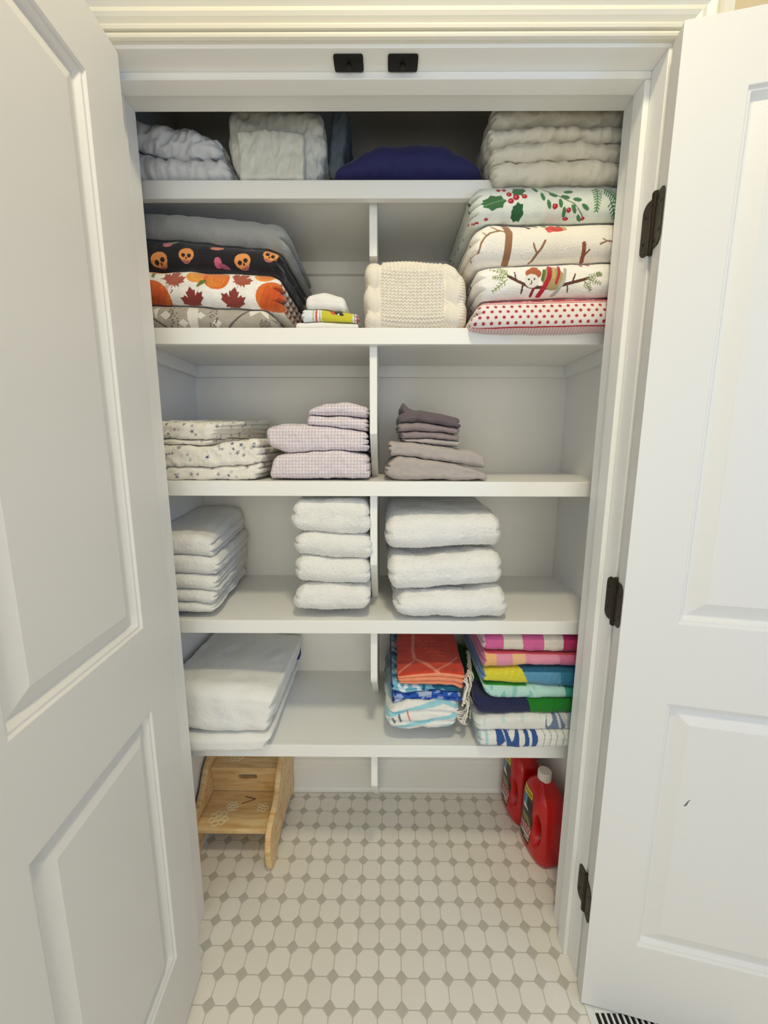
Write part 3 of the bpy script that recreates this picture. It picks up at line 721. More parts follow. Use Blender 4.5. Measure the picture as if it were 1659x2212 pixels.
cloth('knitted_throw', [(790, 572), (830, 561), (900, 560), (955, 564), (1010, 590)], [(790, 708), (900, 708), (1012, 708)], 0.185, 0.23, f_knit,
      'chunky cream knitted throw with cable bands, folded beside the white upright', 'throw blanket', res=0.00125, vres=0.003, r=(0.018, 0.035, 0.026), seed=81, zmin=z1, knit=knitf, wr=(0.0015, 0.12), sidebow=0.004, side_layers=2, side_amp=0.004, layer_side='right')

def p_red(U, V, Q, n, w):
    p = Print(U, V, (244, 232, 228)); R_ = (192, 28, 44)
    sl = (U-1010)*(-0.022)
    v = V-sl
    p.put(v < 653, R_); p.put((v > 655) & (v < 657), R_); 
    for k in range(22):
        x = 960+k*46; 
        p.poly([(x-9, 649+(x-1010)*-0.022), (x-9, 643+(x-1010)*-.022), (x, 646+(x-1010)*-.022), (x+9, 642+(x-1010)*-.022), (x+10, 649+(x-1010)*-.022), (x, 648+(x-1010)*-.022)], (246, 226, 222))
    for r_, vy in enumerate((664, 675, 687, 699)):
        uu = (U-1002-(8.7 if r_ % 2 else 0)); k = np.round(uu/17.4)*17.4; m = (np.abs(uu-k)/3.6)**2+((v-vy)/3.3)**2 < 1
        p.put(m & (uu > -200), (180, 48, 56))
    p.put((v > 706) & (v < 708.5), R_); p.put(v > 708.5, (232, 206, 204)); p.put((v > 708.5) & (np.sin(U*0.95) > 0.55), (206, 160, 160))
    return p.c
def p_bird(U, V, Q, n, w):
    p = Print(U, V, (250, 246, 238)); Bn = (92, 52, 38); G = (150, 160, 92)
    p.line([(1098, 597), (1120, 608), (1145, 619), (1185, 621), (1215, 616), (1245, 608), (1272, 600)], 6.5, Bn)
    p.line([(1115, 606), (1112, 588)], 3, Bn); p.line([(1130, 612), (1128, 630)], 4, Bn); p.line([(1236, 610), (1243, 592)], 3.5, Bn); p.line([(1225, 614), (1228, 628)], 3, Bn)
    for a in ((1100, 596, 1062, 580), (1092, 600, 1066, 600), (1096, 604, 1066, 628), (1098, 594, 1080, 576)): sprig(p, *a, 5, 8, 2.0, G)
    for a in ((1268, 602, 1292, 592), (1270, 602, 1296, 612), (1262, 606, 1278, 624), (1290, 598, 1296, 590)): sprig(p, *a, 5, 8, 2.0, (140, 150, 110))
    p.ell(1153, 590, 17, 13, (178, 96, 56)); p.ell(1149, 606, 15.5, 15, (238, 232, 224)); 
    p.ell(1156, 577, 8, 4, (178, 96, 56)); p.ell(1143, 603, 2, 2.4, (30, 20, 20)); p.ell(1155, 602, 2, 2.4, (30, 20, 20)); p.line([(1149, 606), (1149, 612), (1145, 614)], 1.6, (50, 40, 40))
    p.ell(1194, 600, 24, 26, (176, 158, 110)); p.line([(1176, 584), (1172, 604)], 7, (96, 116, 60))
    p.line([(1189, 575), (1186, 600), (1176, 620), (1166, 636)], 10, (186, 30, 48)); p.line([(1209, 574), (1207, 595), (1201, 612)], 6, (190, 40, 54)); p.line([(1198, 576), (1196, 600)], 5, (200, 178, 110))
    p.line([(1222, 580), (1218, 606), (1206, 626), (1196, 636)], 7, (186, 182, 172)); p.line([(1153, 624), (1149, 636)], 6, (150, 30, 44))
    p.ell(1260, 566, 4, 7, (196, 60, 66)); p.ell(1276, 565, 4, 6, (196, 60, 66)); p.line([(1256, 560), (1280, 559)], 2.5, (110, 130, 70))
    rr = np.random.default_rng(8)
    for k in range(12): p.ell(1000-rr.uniform(0, 150), 570+rr.uniform(0, 70), 6, 3, [(150, 60, 50), (100, 120, 70)][k % 2], rr.uniform(0, 90))
    return p.c
def p_branch(U, V, Q, n, w):
    p = Print(U, V, (247, 240, 228)); B1 = (158, 112, 78)
    p.poly([(1084, 455), (1098, 470), (1108, 500), (1106, 530), (1103, 575), (1088, 575), (1090, 530), (1092, 505), (1086, 480), (1078, 462)], B1)
    p.line([(1094, 500), (1074, 494), (1064, 484)], 3.5, B1); p.line([(1080, 497), (1060, 502), (1048, 512), (1040, 524), (1034, 545)], 4, B1); p.line([(1052, 508), (1044, 500)], 2.5, B1)
    p.line([(1148, 566), (1160, 548), (1170, 536), (1178, 520)], 5, (150, 110, 76)); p.line([(1162, 546), (1155, 534), (1153, 526)], 4, (150, 110, 76))
    p.ell(1202, 491, 22, 9, (206, 66, 50)); p.ell(1188, 498, 6, 4, (226, 90, 100)); p.ell(1180, 478, 7, 8, (130, 136, 90)); p.ell(1196, 478, 6, 5, (214, 80, 60)); p.ell(1222, 489, 5, 8, (196, 170, 110)); p.ell(1212, 480, 5, 5, (110, 120, 70))
    p.line([(1133, 472), (1146, 487)], 7, (84, 78, 56)); p.line([(1152, 472), (1163, 483)], 5, (84, 78, 56))
    p.line([(1262, 526), (1264, 540), (1266, 566)], 9, (150, 84, 64)); p.line([(1268, 546), (1276, 537)], 3.5, (150, 84, 64)); p.line([(1298, 526), (1312, 520), (1334, 522)], 4, (150, 118, 90)); p.line([(1312, 520), (1304, 515)], 3, (150, 118, 90))
    rr = np.random.default_rng(9)
    for k in range(8): x, y = 1010-rr.uniform(0, 200), 480+rr.uniform(0, 80); p.line([(x, y), (x+10, y+14)], 4, B1)
    return p.c
def p_holly(U, V, Q, n, w):
    p = Print(U, V, (228, 232, 222)); G1, G2, R_ = (62, 112, 66), (36, 92, 52), (178, 28, 44)
    p.poly(holly(1068, 437, 28, 16, -8), G1); p.line([(1046, 444), (1090, 431)], 1.6, (120, 160, 110)); p.poly(holly(1122, 409, 18, 14, -40), G1); p.poly(holly(1119, 457, 14, 22, 8), G2)
    for x, y, r in ((1090, 407, 5), (1100, 419, 6), (1115, 426, 7), (1104, 434, 6.5), (1133, 424, 6), (1078, 408, 5), (1033, 479, 5), (1026, 484, 4), (1053, 469, 5), (1200, 444, 6), (1230, 452, 5), (1227, 468, 6), (1264, 467, 5), (1300, 396, 6)): p.ell(x, y, r, r*0.92, R_); p.ell(x-1, y-1, r*0.3, r*0.3, (230, 120, 130))
    p.line([(1162, 398), (1185, 412), (1210, 424), (1240, 440), (1262, 462)], 2.2, (104, 120, 76))
    for x, y, a in ((1173, 424, 70), (1196, 420, 20), (1187, 440, 75), (1212, 438, 80), (1222, 425, 15), (1241, 450, 60), (1247, 432, 10), (1221, 455, 85), (1265, 447, 35), (1256, 468, 60), (1157, 405, 60), (1229, 413, 0)): p.ell(x, y, 9.5, 4.2, (70, 124, 76), a)
    sprig(p, 1292, 398, 1290, 452, 9, 12, 2.6, (86, 138, 84)); sprig(p, 1308, 400, 1338, 440, 9, 13, 2.6, (52, 118, 78)); sprig(p, 1318, 430, 1336, 470, 6, 10, 2.4, (52, 118, 78))
    p.line([(1165, 396), (1330, 400)], 2.5, (120, 130, 90))
    rr = np.random.default_rng(11)
    for k in range(30): p.ell(1008-rr.uniform(0, 320), 400+rr.uniform(0, 200), rr.uniform(4, 9), rr.uniform(3, 5), [G1, R_, G2, (110, 60, 50)][k % 4], rr.uniform(0, 90))
    p.mottle(0.03, 20, 4)
    return p.c
new_row()
cloth('winter_blanket', [(1034, 648), (1100, 643), (1200, 640), (1318, 637)], [(1008, 706), (1050, 714), (1200, 716), (1318, 710)], 0.145, 0.37, f_plush,
      'red and white dotted winter blanket, bottom of the right blanket stack', 'blanket', 'folded blankets in the right stack', res=0.0011, vres=0.0026, r=(0.016, 0.03, 0.03), side_layers=2, side_amp=0.012, seed=91, zmin=z1, painter=p_red, fuzz=0.00015, wr=(0.0012, 0.09), layer_side='left', extr=38, xmax=XM)
cloth('winter_blanket', [(1024, 580), (1060, 569), (1150, 565), (1323, 559)], [(1030, 650), (1100, 644), (1200, 641), (1320, 638)], 0.145, 0.37, f_plush,
      'white plush blanket printed with a small animal in a red scarf on a branch', 'blanket', 'folded blankets in the right stack', res=0.0011, vres=0.0026, r=(0.016, 0.032, 0.030), side_layers=3, side_amp=0.016, seed=92, painter=p_bird, fuzz=0.0003, wr=(0.0014, 0.09), layer_side='left', extr=38, xmax=XM, jag=0.008)
cloth('winter_blanket', [(1012, 500), (1060, 473), (1150, 472), (1332, 470)], [(1006, 572), (1100, 566), (1200, 563), (1326, 560)], 0.142, 0.375, f_plush,
      'cream plush blanket printed with brown bare branches', 'blanket', 'folded blankets in the right stack', res=0.0011, vres=0.0026, r=(0.022, 0.038, 0.038), side_layers=3, side_amp=0.016, seed=93, painter=p_branch, fuzz=0.0003, wr=(0.0016, 0.10), layer_side='left', extr=38, xmax=XM, jag=0.008)
cloth('winter_blanket', [(1014, 408), (1045, 394), (1120, 392), (1336, 392)], [(1008, 480), (1060, 472), (1150, 472), (1333, 471)], 0.140, 0.38, f_plush,
      'pale blanket printed with holly leaves and red berries, top of the right stack', 'blanket', 'folded blankets in the right stack', res=0.0011, vres=0.0026, r=(0.025, 0.028, 0.032), side_layers=4, seed=94, painter=p_holly, fuzz=0.00015, wr=(0.0012, 0.10), layer_side='left', extr=38, xmax=XM, zmax=SZ[0]-0.037, jag=0.010, side_amp=0.016)

# ================================================================== ROW 2: sheets
z2 = SZ[2]
new_row()
def p_stars(seed, blue=None):
    def f(U, V, Q, n, w):
        p = Print(U, V, (238, 233, 222)); rr = np.random.default_rng(seed)
        for k in range(480):
            x, y = rr.uniform(200, 640), rr.uniform(700, 1060); c = [(160, 150, 156), (172, 176, 180), (186, 192, 184), (138, 130, 140), (110, 116, 140)][rr.integers(0, 5)]
            p.poly(star5(x, y, rr.uniform(3.8, 6.2), rr.uniform(0, 6)), c)
        if blue: p.poly(star5(*blue, 5.2, 0.3), (44, 74, 140))
        return p.c
    return f
for T, B, yf, dp, lab, sd_, kw in (
    ([(330, 1009), (450, 1008), (545, 1004), (572, 1000)], [(330, 1037), (470, 1037), (560, 1036)], 0.20, 0.26, 'star print sheet at the bottom of the left star print pile', 101, dict(zmin=z2, side_layers=3)),
    ([(330, 964), (450, 963), (520, 950), (562, 950)], [(330, 1010), (450, 1009), (545, 1006), (568, 998)], 0.195, 0.26, 'star print sheet with one blue star, middle of the left star print pile', 102, dict(side_layers=3, blue=(449, 987))),
    ([(330, 945), (400, 950), (440, 952), (462, 946)], [(330, 960), (400, 963), (440, 963), (460, 957)], 0.205, 0.24, 'thin star print pillowcase second from the top of the left pile', 103, dict(side_layers=2, skew=0.20)),
    ([(326, 914), (370, 912), (430, 916), (478, 914)], [(330, 946), (400, 951), (445, 956), (466, 944)], 0.20, 0.25, 'star print pillowcase on top of the left star print pile', 104, dict(side_layers=4, skew=0.22))):
    bl = kw.pop('blue', None)
    cloth('star_print_sheet' if sd_ < 103 else 'star_print_pillowcase', T, B, yf, dp, f_cotton, lab, 'bed linen', 'white star print bed linen', res=0.0015, r=(0.010, 0.016, 0.012), seed=sd_, extl=20, painter=p_stars(sd_, bl),
          wr=(0.0022, 0.07), wr2=(0.0016, 0.035), layer_side='right', jag=0.010, rise=0.022 if sd_ == 104 else 0.004, **kw)
def p_gingham(U, V, Q, n, w):
    a = (np.sin(U*2*np.pi/7.0) > 0).astype(float); b = (np.sin(V*2*np.pi/7.0) > 0).astype(float); f = (a+b)/2
    return rgb((236, 230, 232))[None]*(1-f[:, None])+rgb((206, 190, 202))[None]*f[:, None]
for T, B, yf, dp, lab, sd_, kw in (
    ([(590, 986), (640, 978), (740, 973), (798, 984)], [(577, 1034), (680, 1034), (803, 1033)], 0.195, 0.27, 'lilac gingham sheet at the bottom of the gingham pile', 111, dict(zmin=z2)),
    ([(571, 925), (610, 915), (700, 920), (797, 936)], [(575, 962), (625, 981), (700, 976), (797, 974)], 0.200, 0.27, 'puffy lilac gingham sheet second from the bottom of the gingham pile', 112, dict(rise=0.012)),
    ([(663, 898), (720, 899), (797, 904)], [(661, 921), (730, 926), (797, 932)], 0.205, 0.24, 'lilac gingham pillowcase second from the top of the gingham pile', 113, {}),
    ([(666, 886), (700, 872), (750, 868), (800, 882)], [(662, 896), (730, 898), (800, 902)], 0.205, 0.24, 'lilac gingham pillowcase on top of the gingham pile', 114, dict(rise=0.008))):
    cloth('gingham_sheet' if sd_ < 113 else 'gingham_pillowcase', T, B, yf, dp, f_cotton, lab, 'bed linen', 'lilac gingham bed linen', res=0.0014, r=(0.012, 0.022, 0.018), seed=sd_, painter=p_gingham,
          wr=(0.0016, 0.07), wr2=(0.0012, 0.03), side_layers=3, layer_side='right', jag=0.006, xmax=SX0-0.0015, **kw)
for T, B, yf, dp, lab, sd_, mt, nm, kw in (
    ([(836, 1000), (860, 986), (940, 996), (990, 1004), (1050, 1022)], [(828, 1024), (850, 1036), (940, 1036), (1055, 1036)], 0.195, 0.28, 'wide taupe grey sheet at the bottom of the grey pile', 121, f_taupe3, 'taupe_sheet', dict(zmin=z2, side_layers=3, layer_side='left')),
    ([(838, 954), (880, 955), (960, 966), (1020, 974), (1048, 986)], [(840, 984), (900, 988), (970, 998), (1050, 1011)], 0.20, 0.27, 'wide taupe grey sheet second from the bottom of the grey pile', 122, f_taupe3, 'taupe_sheet', dict(side_layers=3, layer_side='left')),
    ([(870, 947), (930, 949), (996, 954)], [(870, 957), (940, 959), (997, 965)], 0.205, 0.22, 'thin taupe pillowcase at the bottom of the small grey pile', 123, f_taupe3, 'taupe_pillowcase', {}),
    ([(861, 932), (930, 933), (997, 942)], [(862, 949), (920, 948), (997, 954)], 0.203, 0.22, 'taupe pillowcase third from the top of the small grey pile', 124, f_taupe, 'taupe_pillowcase', {}),
    ([(857, 916), (900, 912), (950, 917), (997, 928)], [(856, 932), (900, 930), (950, 934), (996, 938)], 0.203, 0.22, 'taupe pillowcase second from the top of the small grey pile', 125, f_taupe, 'taupe_pillowcase', {}),
    ([(862, 868), (872, 872), (886, 883), (930, 890), (1000, 904)], [(862, 915), (900, 912), (950, 916), (996, 927)], 0.200, 0.22, 'dark grey pillowcase with one pointed corner, top of the grey pile', 126, f_taupe2, 'taupe_pillowcase', {})):
    kk = dict(side_layers=2, layer_side='both'); kk.update(kw)
    cloth(nm, T, B, yf, dp, mt, lab, 'bed linen', 'taupe grey bed linen', res=0.0022, r=(0.006, 0.016, 0.010), seed=sd_, wr=(0.0016, 0.06), wr2=(0.0016, 0.04), jag=0.006, **kk)

# ================================================================== ROW 3: white towels
z3 = SZ[3]
new_row()
hand = [([(330, 1302), (420, 1303), (470, 1309)], [(330, 1327), (420, 1327), (466, 1326)]), ([(330, 1272), (420, 1276), (474, 1282)], [(330, 1302), (420, 1304), (470, 1309)]),
        ([(330, 1240), (420, 1243), (480, 1250)], [(330, 1272), (420, 1277), (474, 1284)]), ([(330, 1199), (420, 1201), (478, 1210)], [(330, 1241), (420, 1244), (480, 1246)]),
        ([(326, 1160), (420, 1158), (462, 1166)], [(330, 1200), (420, 1202), (474, 1206)])]
pos = ['bottom', 'second from the bottom', 'middle', 'second from the top', 'top']
for i, (T, B) in enumerate(hand):
    cloth('hand_towel', T, B, 0.185+0.002*i, 0.33, f_terry, f'white folded hand towel, {pos[i]} of the left stack of five', 'towel', 'white hand towels in the left stack', res=0.0026, r=(0.014, 0.022, 0.02), side_layers=3, layer_side='right',
          side_amp=0.007, jag=0.014, skew=-0.10, seed=130+i, extl=24, zmin=z3, fuzz=0.0005, wr=(0.0018, 0.09), rise=(0.03, 0.01, 0.008, 0.006, 0.004)[4-i])
bath = [([(640, 1266), (700, 1264), (803, 1270)], [(624, 1320), (700, 1324), (800, 1320)], 1.0), ([(636, 1203), (700, 1207), (800, 1212)], [(632, 1258), (700, 1264), (806, 1266)], 1),
        ([(640, 1153), (700, 1150), (804, 1158)], [(628, 1196), (700, 1208), (806, 1212)], 1), ([(630, 1078), (700, 1079), (800, 1079)], [(624, 1140), (660, 1152), (740, 1160), (802, 1155)], 1)]
pos4 = ['bottom', 'second from the bottom', 'second from the top', 'top']
for i, (T, B, _) in enumerate(bath):
    cloth('bath_towel', T, B, 0.181+0.001*i, 0.27, f_terry, f'thick white bath towel, {pos4[i]} of the middle stack of four', 'towel', 'white bath towels in the middle stack', res=0.0024, r=(0.022, 0.03, 0.03), side_layers=2, layer_side='both',
          side_amp=0.006, jag=0.004, seed=140+i, zmin=z3, fuzz=0.0006, wr=(0.0022, 0.08), zmax=SZ[2]-0.0185, xsup=SX0-0.001, sidebow=0.003)
big = [([(858, 1286), (960, 1284), (1040, 1280), (1098, 1272)], [(846, 1330), (880, 1341), (1000, 1342), (1103, 1341)]), ([(836, 1206), (900, 1208), (1000, 1200), (1088, 1190)], [(840, 1280), (900, 1280), (980, 1272), (1092, 1268)]),
       ([(834, 1118), (880, 1114), (960, 1112), (1085, 1112)], [(832, 1190), (900, 1192), (1000, 1185), (1090, 1182)])]
pos3 = ['bottom', 'middle', 'top']
for i, (T, B) in enumerate(big):
    cloth('bath_sheet', T, B, (0.165, 0.175, 0.185)[i], 0.30, f_terry, f'large fluffy white bath sheet, {pos3[i]} of the right stack of three', 'towel', 'large white bath sheets in the right stack', res=0.0026, r=(0.024, 0.045, 0.036), side_layers=2, layer_side='both',
          side_amp=0.006, jag=0.004, seed=150+i, zmin=z3, fuzz=0.0007, wr=(0.0026, 0.09), sidebow=0.003, rise=0.018 if i == 2 else 0.004)

# ================================================================== ROW 4: towels
z4 = SZ[4]
new_row()
cloth('flat_towel', [(360, 1592), (480, 1596), (590, 1592)], [(360, 1628), (480, 1630), (574, 1627)], 0.150, 0.36, f_terry2, 'thin white towel underneath, drooping over the lowest shelf edge', 'towel', 'white towels on the left of the lowest shelf', res=0.0028, r=(0.012, 0.02, 0.018), side_layers=3, layer_side='right', jag=0.012,
      seed=161, extl=24, zmin=z4, fuzz=0.0003, wr=(0.0014, 0.08), rise=0.006)
tt = cloth('flat_towel', [(360, 1490), (410, 1486), (480, 1488), (606, 1500)], [(360, 1580), (480, 1592), (575, 1590)], 0.157, 0.37, f_terry2, 'large white folded towel on top, with a blue striped corner at its back', 'towel', 'white towels on the left of the lowest shelf', res=0.0028, r=(0.012, 0.04, 0.030), side_layers=3, layer_side='right', jag=0.016,
      seed=162, extl=24, zmin=z4, fuzz=0.0003, wr=(0.0016, 0.09), rise=-0.012, wr2=(0.001, 0.08))
f_blue = principled('navy_stripe_terry', (38, 58, 128), 0.9, bumps=((400, 0.5, 0.002),))
mb = MB(); L0 = Vector(tt.location)
mb.add([(-0.300-L0.x+dx, 0.478-L0.y+dy, 0.565+dz-L0.z) for dx, dy, dz in ((0, 0, 0.0), (0.013, -0.004, 0.004), (0.015, 0.0, 0.03), (0, 0.0, 0.034), (0, 0.03, 0), (0.012, 0.03, 0.004), (0.013, 0.03, 0.03), (0, 0.03, 0.034))],
       [(0, 1, 2, 3), (4, 7, 6, 5), (0, 4, 5, 1), (1, 5, 6, 2), (2, 6, 7, 3), (3, 7, 4, 0)])
tag(mb.obj('blue_border', f_blue, tt, bevel=0.003), 'navy blue striped corner')

# --- beach towels, left pile
def p_coral(U, V, Q, n, w):
    p = Print(U, V, (206, 66, 40)); Lc = (226, 136, 112)
    V2 = V
    p.line([(905, 1300), (898, 1372), (900, 1405), (925, 1425), (943, 1450), (958, 1470)], 8, Lc); p.line([(898, 1412), (880, 1432), (862, 1452)], 5, Lc); p.line([(1000, 1400), (975, 1425), (945, 1448)], 4, Lc)
    for k in range(7): p.line([(860, 1290+k*22), (890, 1296+k*22)], 3, (222, 110, 80), 0.5); p.line([(915+k*5, 1330+k*16), (985, 1340+k*14)], 2.5, (226, 120, 90), 0.5)
    fr = n[:, 1] < -0.35
    p.put(fr & (w < 0.9), (240, 150, 112)); g = np.abs(w*3-np.round(w*3)) < 0.10; p.put(fr & g & (w > 0.1) & (w < 0.92), (214, 70, 40))
    p.mottle(0.06, 20, 8)
    return p.c
def p_blue(U, V, Q, n, w):
    p = Print(U, V, (120, 186, 206)); s = wavenoise(np.stack([U, V, 0*U], 1), 26, 77, 10, 2)
    p.put(s > 0.35, (226, 236, 240)); p.put(s < -0.45, (30, 108, 140)); p.put((n[:, 0] < -0.5), (30, 70, 130)); return p.c
def p_navyp(U, V, Q, n, w):
    p = Print(U, V, (32, 84, 176)); s = wavenoise(np.stack([U, V*1.3, 0*U], 1), 20, 78, 10, 2)
    p.put(s > 0.55, (150, 170, 214)); p.put((U > 905) & (U < 932) & (V < 1507), (172, 184, 214)); p.put((U > 846) & (U < 870) & (V > 1511) & (V < 1520), (180, 188, 216)); p.put(s < -0.8, (16, 44, 128)); return p.c
def p_stripe(U, V, Q, n, w):
    p = Print(U, V, (238, 236, 228)); d = V+0.22*(U-830)
    for c_ in (1548, 1580, 1602): p.put(np.abs(d-c_) < 4.2, (158, 212, 222))
    p.line([(945, 1515), (1000, 1534)], 8, (158, 212, 222)); p.line([(862, 1547), (866, 1560)], 5, (110, 108, 118)); p.line([(848, 1552), (852, 1562)], 5, (130, 122, 124)); p.line([(880, 1541), (887, 1560)], 3.5, (226, 130, 130))
    side = n[:, 0] < -0.5; p.put(side & (np.sin(Q[:, 2]*260+Q[:, 1]*40) > 0.2), (170, 214, 222)); return p.c
bt = []
bt.append(cloth('beach_towel', [(842, 1530), (880, 1520), (940, 1516), (1000, 1526)], [(828, 1562), (845, 1578), (890, 1584), (960, 1578), (985, 1578)], 0.180, 0.33, f_beach, 'white beach towel with pale aqua stripes, bottom of the left beach towel pile', 'beach towel', 'folded beach towels in the left pile', res=0.0017,
    r=(0.02, 0.03, 0.026), front_layers=3, side_layers=3, layer_side='right', seed=171, zmin=z4, painter=p_stripe, wr=(0.0022, 0.06), wr2=(0.001, 0.03), front_amp=0.008, rise=0.004))
bt.append(cloth('beach_towel', [(846, 1498), (880, 1503), (930, 1494), (1000, 1500)], [(846, 1524), (870, 1524), (930, 1516), (1000, 1520)], 0.195, 0.31, f_beach, 'royal blue patterned beach towel in the left pile', 'beach towel', 'folded beach towels in the left pile', res=0.0017,
    r=(0.008, 0.012, 0.010), front_layers=2, side_layers=2, layer_side='both', seed=172, painter=p_navyp, wr=(0.0012, 0.05), front_amp=0.006))
bt.append(cloth('beach_towel', [(842, 1470), (870, 1480), (930, 1482), (994, 1486)], [(844, 1494), (872, 1502), (930, 1493), (998, 1497)], 0.198, 0.31, f_beach, 'aqua and white leafy beach towel right below the coral one', 'beach towel', 'folded beach towels in the left pile', res=0.0017,
    r=(0.010, 0.014, 0.010), front_layers=2, side_layers=2, layer_side='both', seed=173, painter=p_blue, wr=(0.0012, 0.05), front_amp=0.006))
bt.append(cloth('beach_towel', [(856, 1462), (900, 1456), (950, 1452), (1010, 1458)], [(862, 1480), (920, 1482), (980, 1484), (1004, 1494)], 0.192, 0.33, f_beach, 'coral red beach towel with leaf print, top of the left pile', 'beach towel', 'folded beach towels in the left pile', res=0.0017,
    r=(0.008, 0.012, 0.012), front_layers=3, side_layers=3, layer_side='right', seed=174, painter=p_coral, wr=(0.0012, 0.06), front_amp=0.005, rise=0.03, skew=0.02))
def fringe(parent, pts, seed, n):
    rr = random.Random(seed); mb = MB(); L0 = Vector(parent.location)
    for k in range(n):
        t = k/max(n-1, 1); i = min(int(t*(len(pts)-1)), len(pts)-2); f = t*(len(pts)-1)-i
        a = Vector(pts[i]).lerp(Vector(pts[i+1]), f)-L0; ln = rr.uniform(0.035, 0.06); path = []
        dx, dy = rr.uniform(-0.004, 0.005), rr.uniform(-0.022, -0.004)
        for q in range(8):
            s_ = q/7; path.append((a.x+dx*s_*1.5+0.009*math.sin(s_*3.1)+rr.uniform(-.002, .002), a.y+dy*s_+rr.uniform(-.001, .001), a.z-ln*s_*s_-0.006*s_+rr.uniform(-.001, .001)))
        mb.tube(path, 0.0020, 5)
        e = Vector(path[-1]); mb.tube([e, e-Vector((0.0005, 0, 0.005))], [0.003, 0.0022], 6)
    return tag(mb.obj('fringe', f_fringe, parent, smooth=True), 'knotted cream fringe')
a0 = at(1000, 1470, 0.186); a1 = at(1010, 1445, 0.25); a2 = at(1008, 1405, 0.34)
fringe(bt[3], [tuple(a0), tuple(a1), tuple(a2)], 5, 17)
b0 = at(1000, 1508, 0.195); b1 = at(1010, 1500, 0.24)
fringe(bt[1], [tuple(b0), tuple(b1)], 6, 7)
c0 = at(984, 1534, 0.19); c1 = at(1000, 1530, 0.23)
fr3 = MB(); L0 = Vector(bt[0].location); rr = random.Random(12)
for k in range(8):
    a = at(978+k*1.5, 1534+k*2.5, 0.184+0.004*k); b = at(1006+rr.uniform(-6, 10), 1530+k*5+rr.uniform(-3, 3), 0.20)
    path = [Vector(a).lerp(Vector(b), s_)-L0+Vector((0, -0.004*math.sin(3.1*s_), -0.004*math.sin(3.1*s_)+rr.uniform(-.0008, .0008))) for s_ in np.linspace(0, 1, 7)]
    for q in path: q.z = max(q.z, z4-L0.z+0.003)
    fr3.tube(path, 0.002, 5)
tag(fr3.obj('fringe', f_fringe, bt[0], smooth=True), 'knotted cream fringe')

# --- beach towels, right pile
def flatp(fn):
    def f(U, V, Q, n, w):
        p = Print(U, V, (230, 230, 226)); fn(p, U, V, Q, n, w); return p.c
    return f
def q_navyleaf(p, U, V, Q, n, w):
    B_ = (46, 84, 150); A = (176, 214, 210)
    for pts in ([(1072, 1560), (1080, 1560), (1092, 1600), (1082, 1612), (1098, 1618), (1075, 1618), (1073, 1600)], [(1085, 1560), (1092, 1560), (1100, 1590), (1106, 1604), (1120, 1570), (1110, 1565), (1122, 1560), (1122, 1618), (1096, 1618), (1094, 1604)],
                [(1098, 1560), (1106, 1560), (1101, 1588)], [(1131, 1560), (1141, 1560), (1144, 1600), (1143, 1618), (1130, 1618), (1135, 1600)], [(1148, 1560), (1158, 1560), (1163, 1600), (1158, 1616), (1148, 1618), (1150, 1595)]): p.poly(pts, B_)
    for x in (1032, 1048): p.poly([(x-3, 1555), (x+5, 1555), (x+8, 1590), (x+6, 1620), (x, 1620), (x+1, 1590)], A)
    for x in (1170, 1184, 1197, 1212): p.line([(x, 1560), (x+8, 1590), (x+3, 1612)], 2.0, (168, 178, 170))
    p.put(n[:, 0] < -0.7, (196, 212, 208))
def q_white(p, U, V, Q, n, w):
    s = wavenoise(np.stack([U, V*0.6, 0*U], 1), 22, 90, 8, 2); p.put((s > 0.7) & (U < 1170), (206, 224, 220)); p.ell(1200, 1562, 22, 26, (112, 132, 160), 20); p.ell(1188, 1553, 6, 16, (232, 232, 226), 15); p.ell(1208, 1560, 3, 20, (214, 216, 214), -10); p.ell(1222, 1558, 5, 20, (204, 208, 206), -28); p.put(U > 1226, (176, 190, 186))
def q_navygreen(p, U, V, Q, n, w):
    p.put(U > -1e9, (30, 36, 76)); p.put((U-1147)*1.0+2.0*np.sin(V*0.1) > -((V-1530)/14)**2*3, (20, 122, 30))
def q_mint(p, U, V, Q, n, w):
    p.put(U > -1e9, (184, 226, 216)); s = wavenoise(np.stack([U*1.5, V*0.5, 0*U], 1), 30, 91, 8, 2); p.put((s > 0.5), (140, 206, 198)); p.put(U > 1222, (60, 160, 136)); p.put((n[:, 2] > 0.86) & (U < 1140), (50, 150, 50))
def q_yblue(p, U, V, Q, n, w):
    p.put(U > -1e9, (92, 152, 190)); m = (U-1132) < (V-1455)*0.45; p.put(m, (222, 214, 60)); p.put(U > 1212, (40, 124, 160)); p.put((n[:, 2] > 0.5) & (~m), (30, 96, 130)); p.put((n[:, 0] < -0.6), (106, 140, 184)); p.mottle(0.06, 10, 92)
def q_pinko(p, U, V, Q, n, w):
    p.put(U > -1e9, (228, 150, 176)); p.rect(1040, 1073, 0, 3000, (240, 186, 124)); p.rect(1108, 1136, 0, 3000, (236, 192, 142)); p.put(U > 1210, (214, 116, 156)); p.put((n[:, 2] > 0.86), (200, 70, 90)); p.put((n[:, 0] < -0.6), (198, 120, 160))  # red band on the top is shading painted into the towel colour
def q_pinkw(p, U, V, Q, n, w):
    p.put(U > -1e9, (214, 100, 158)); W_ = (226, 218, 206)
    for a, b in ((1088, 1130), (1176, 1218)): p.rect(a, b, 0, 3000, W_)
    p.put(U > 1218, (188, 42, 100)); p.put((n[:, 0] < -0.6), (222, 190, 200))
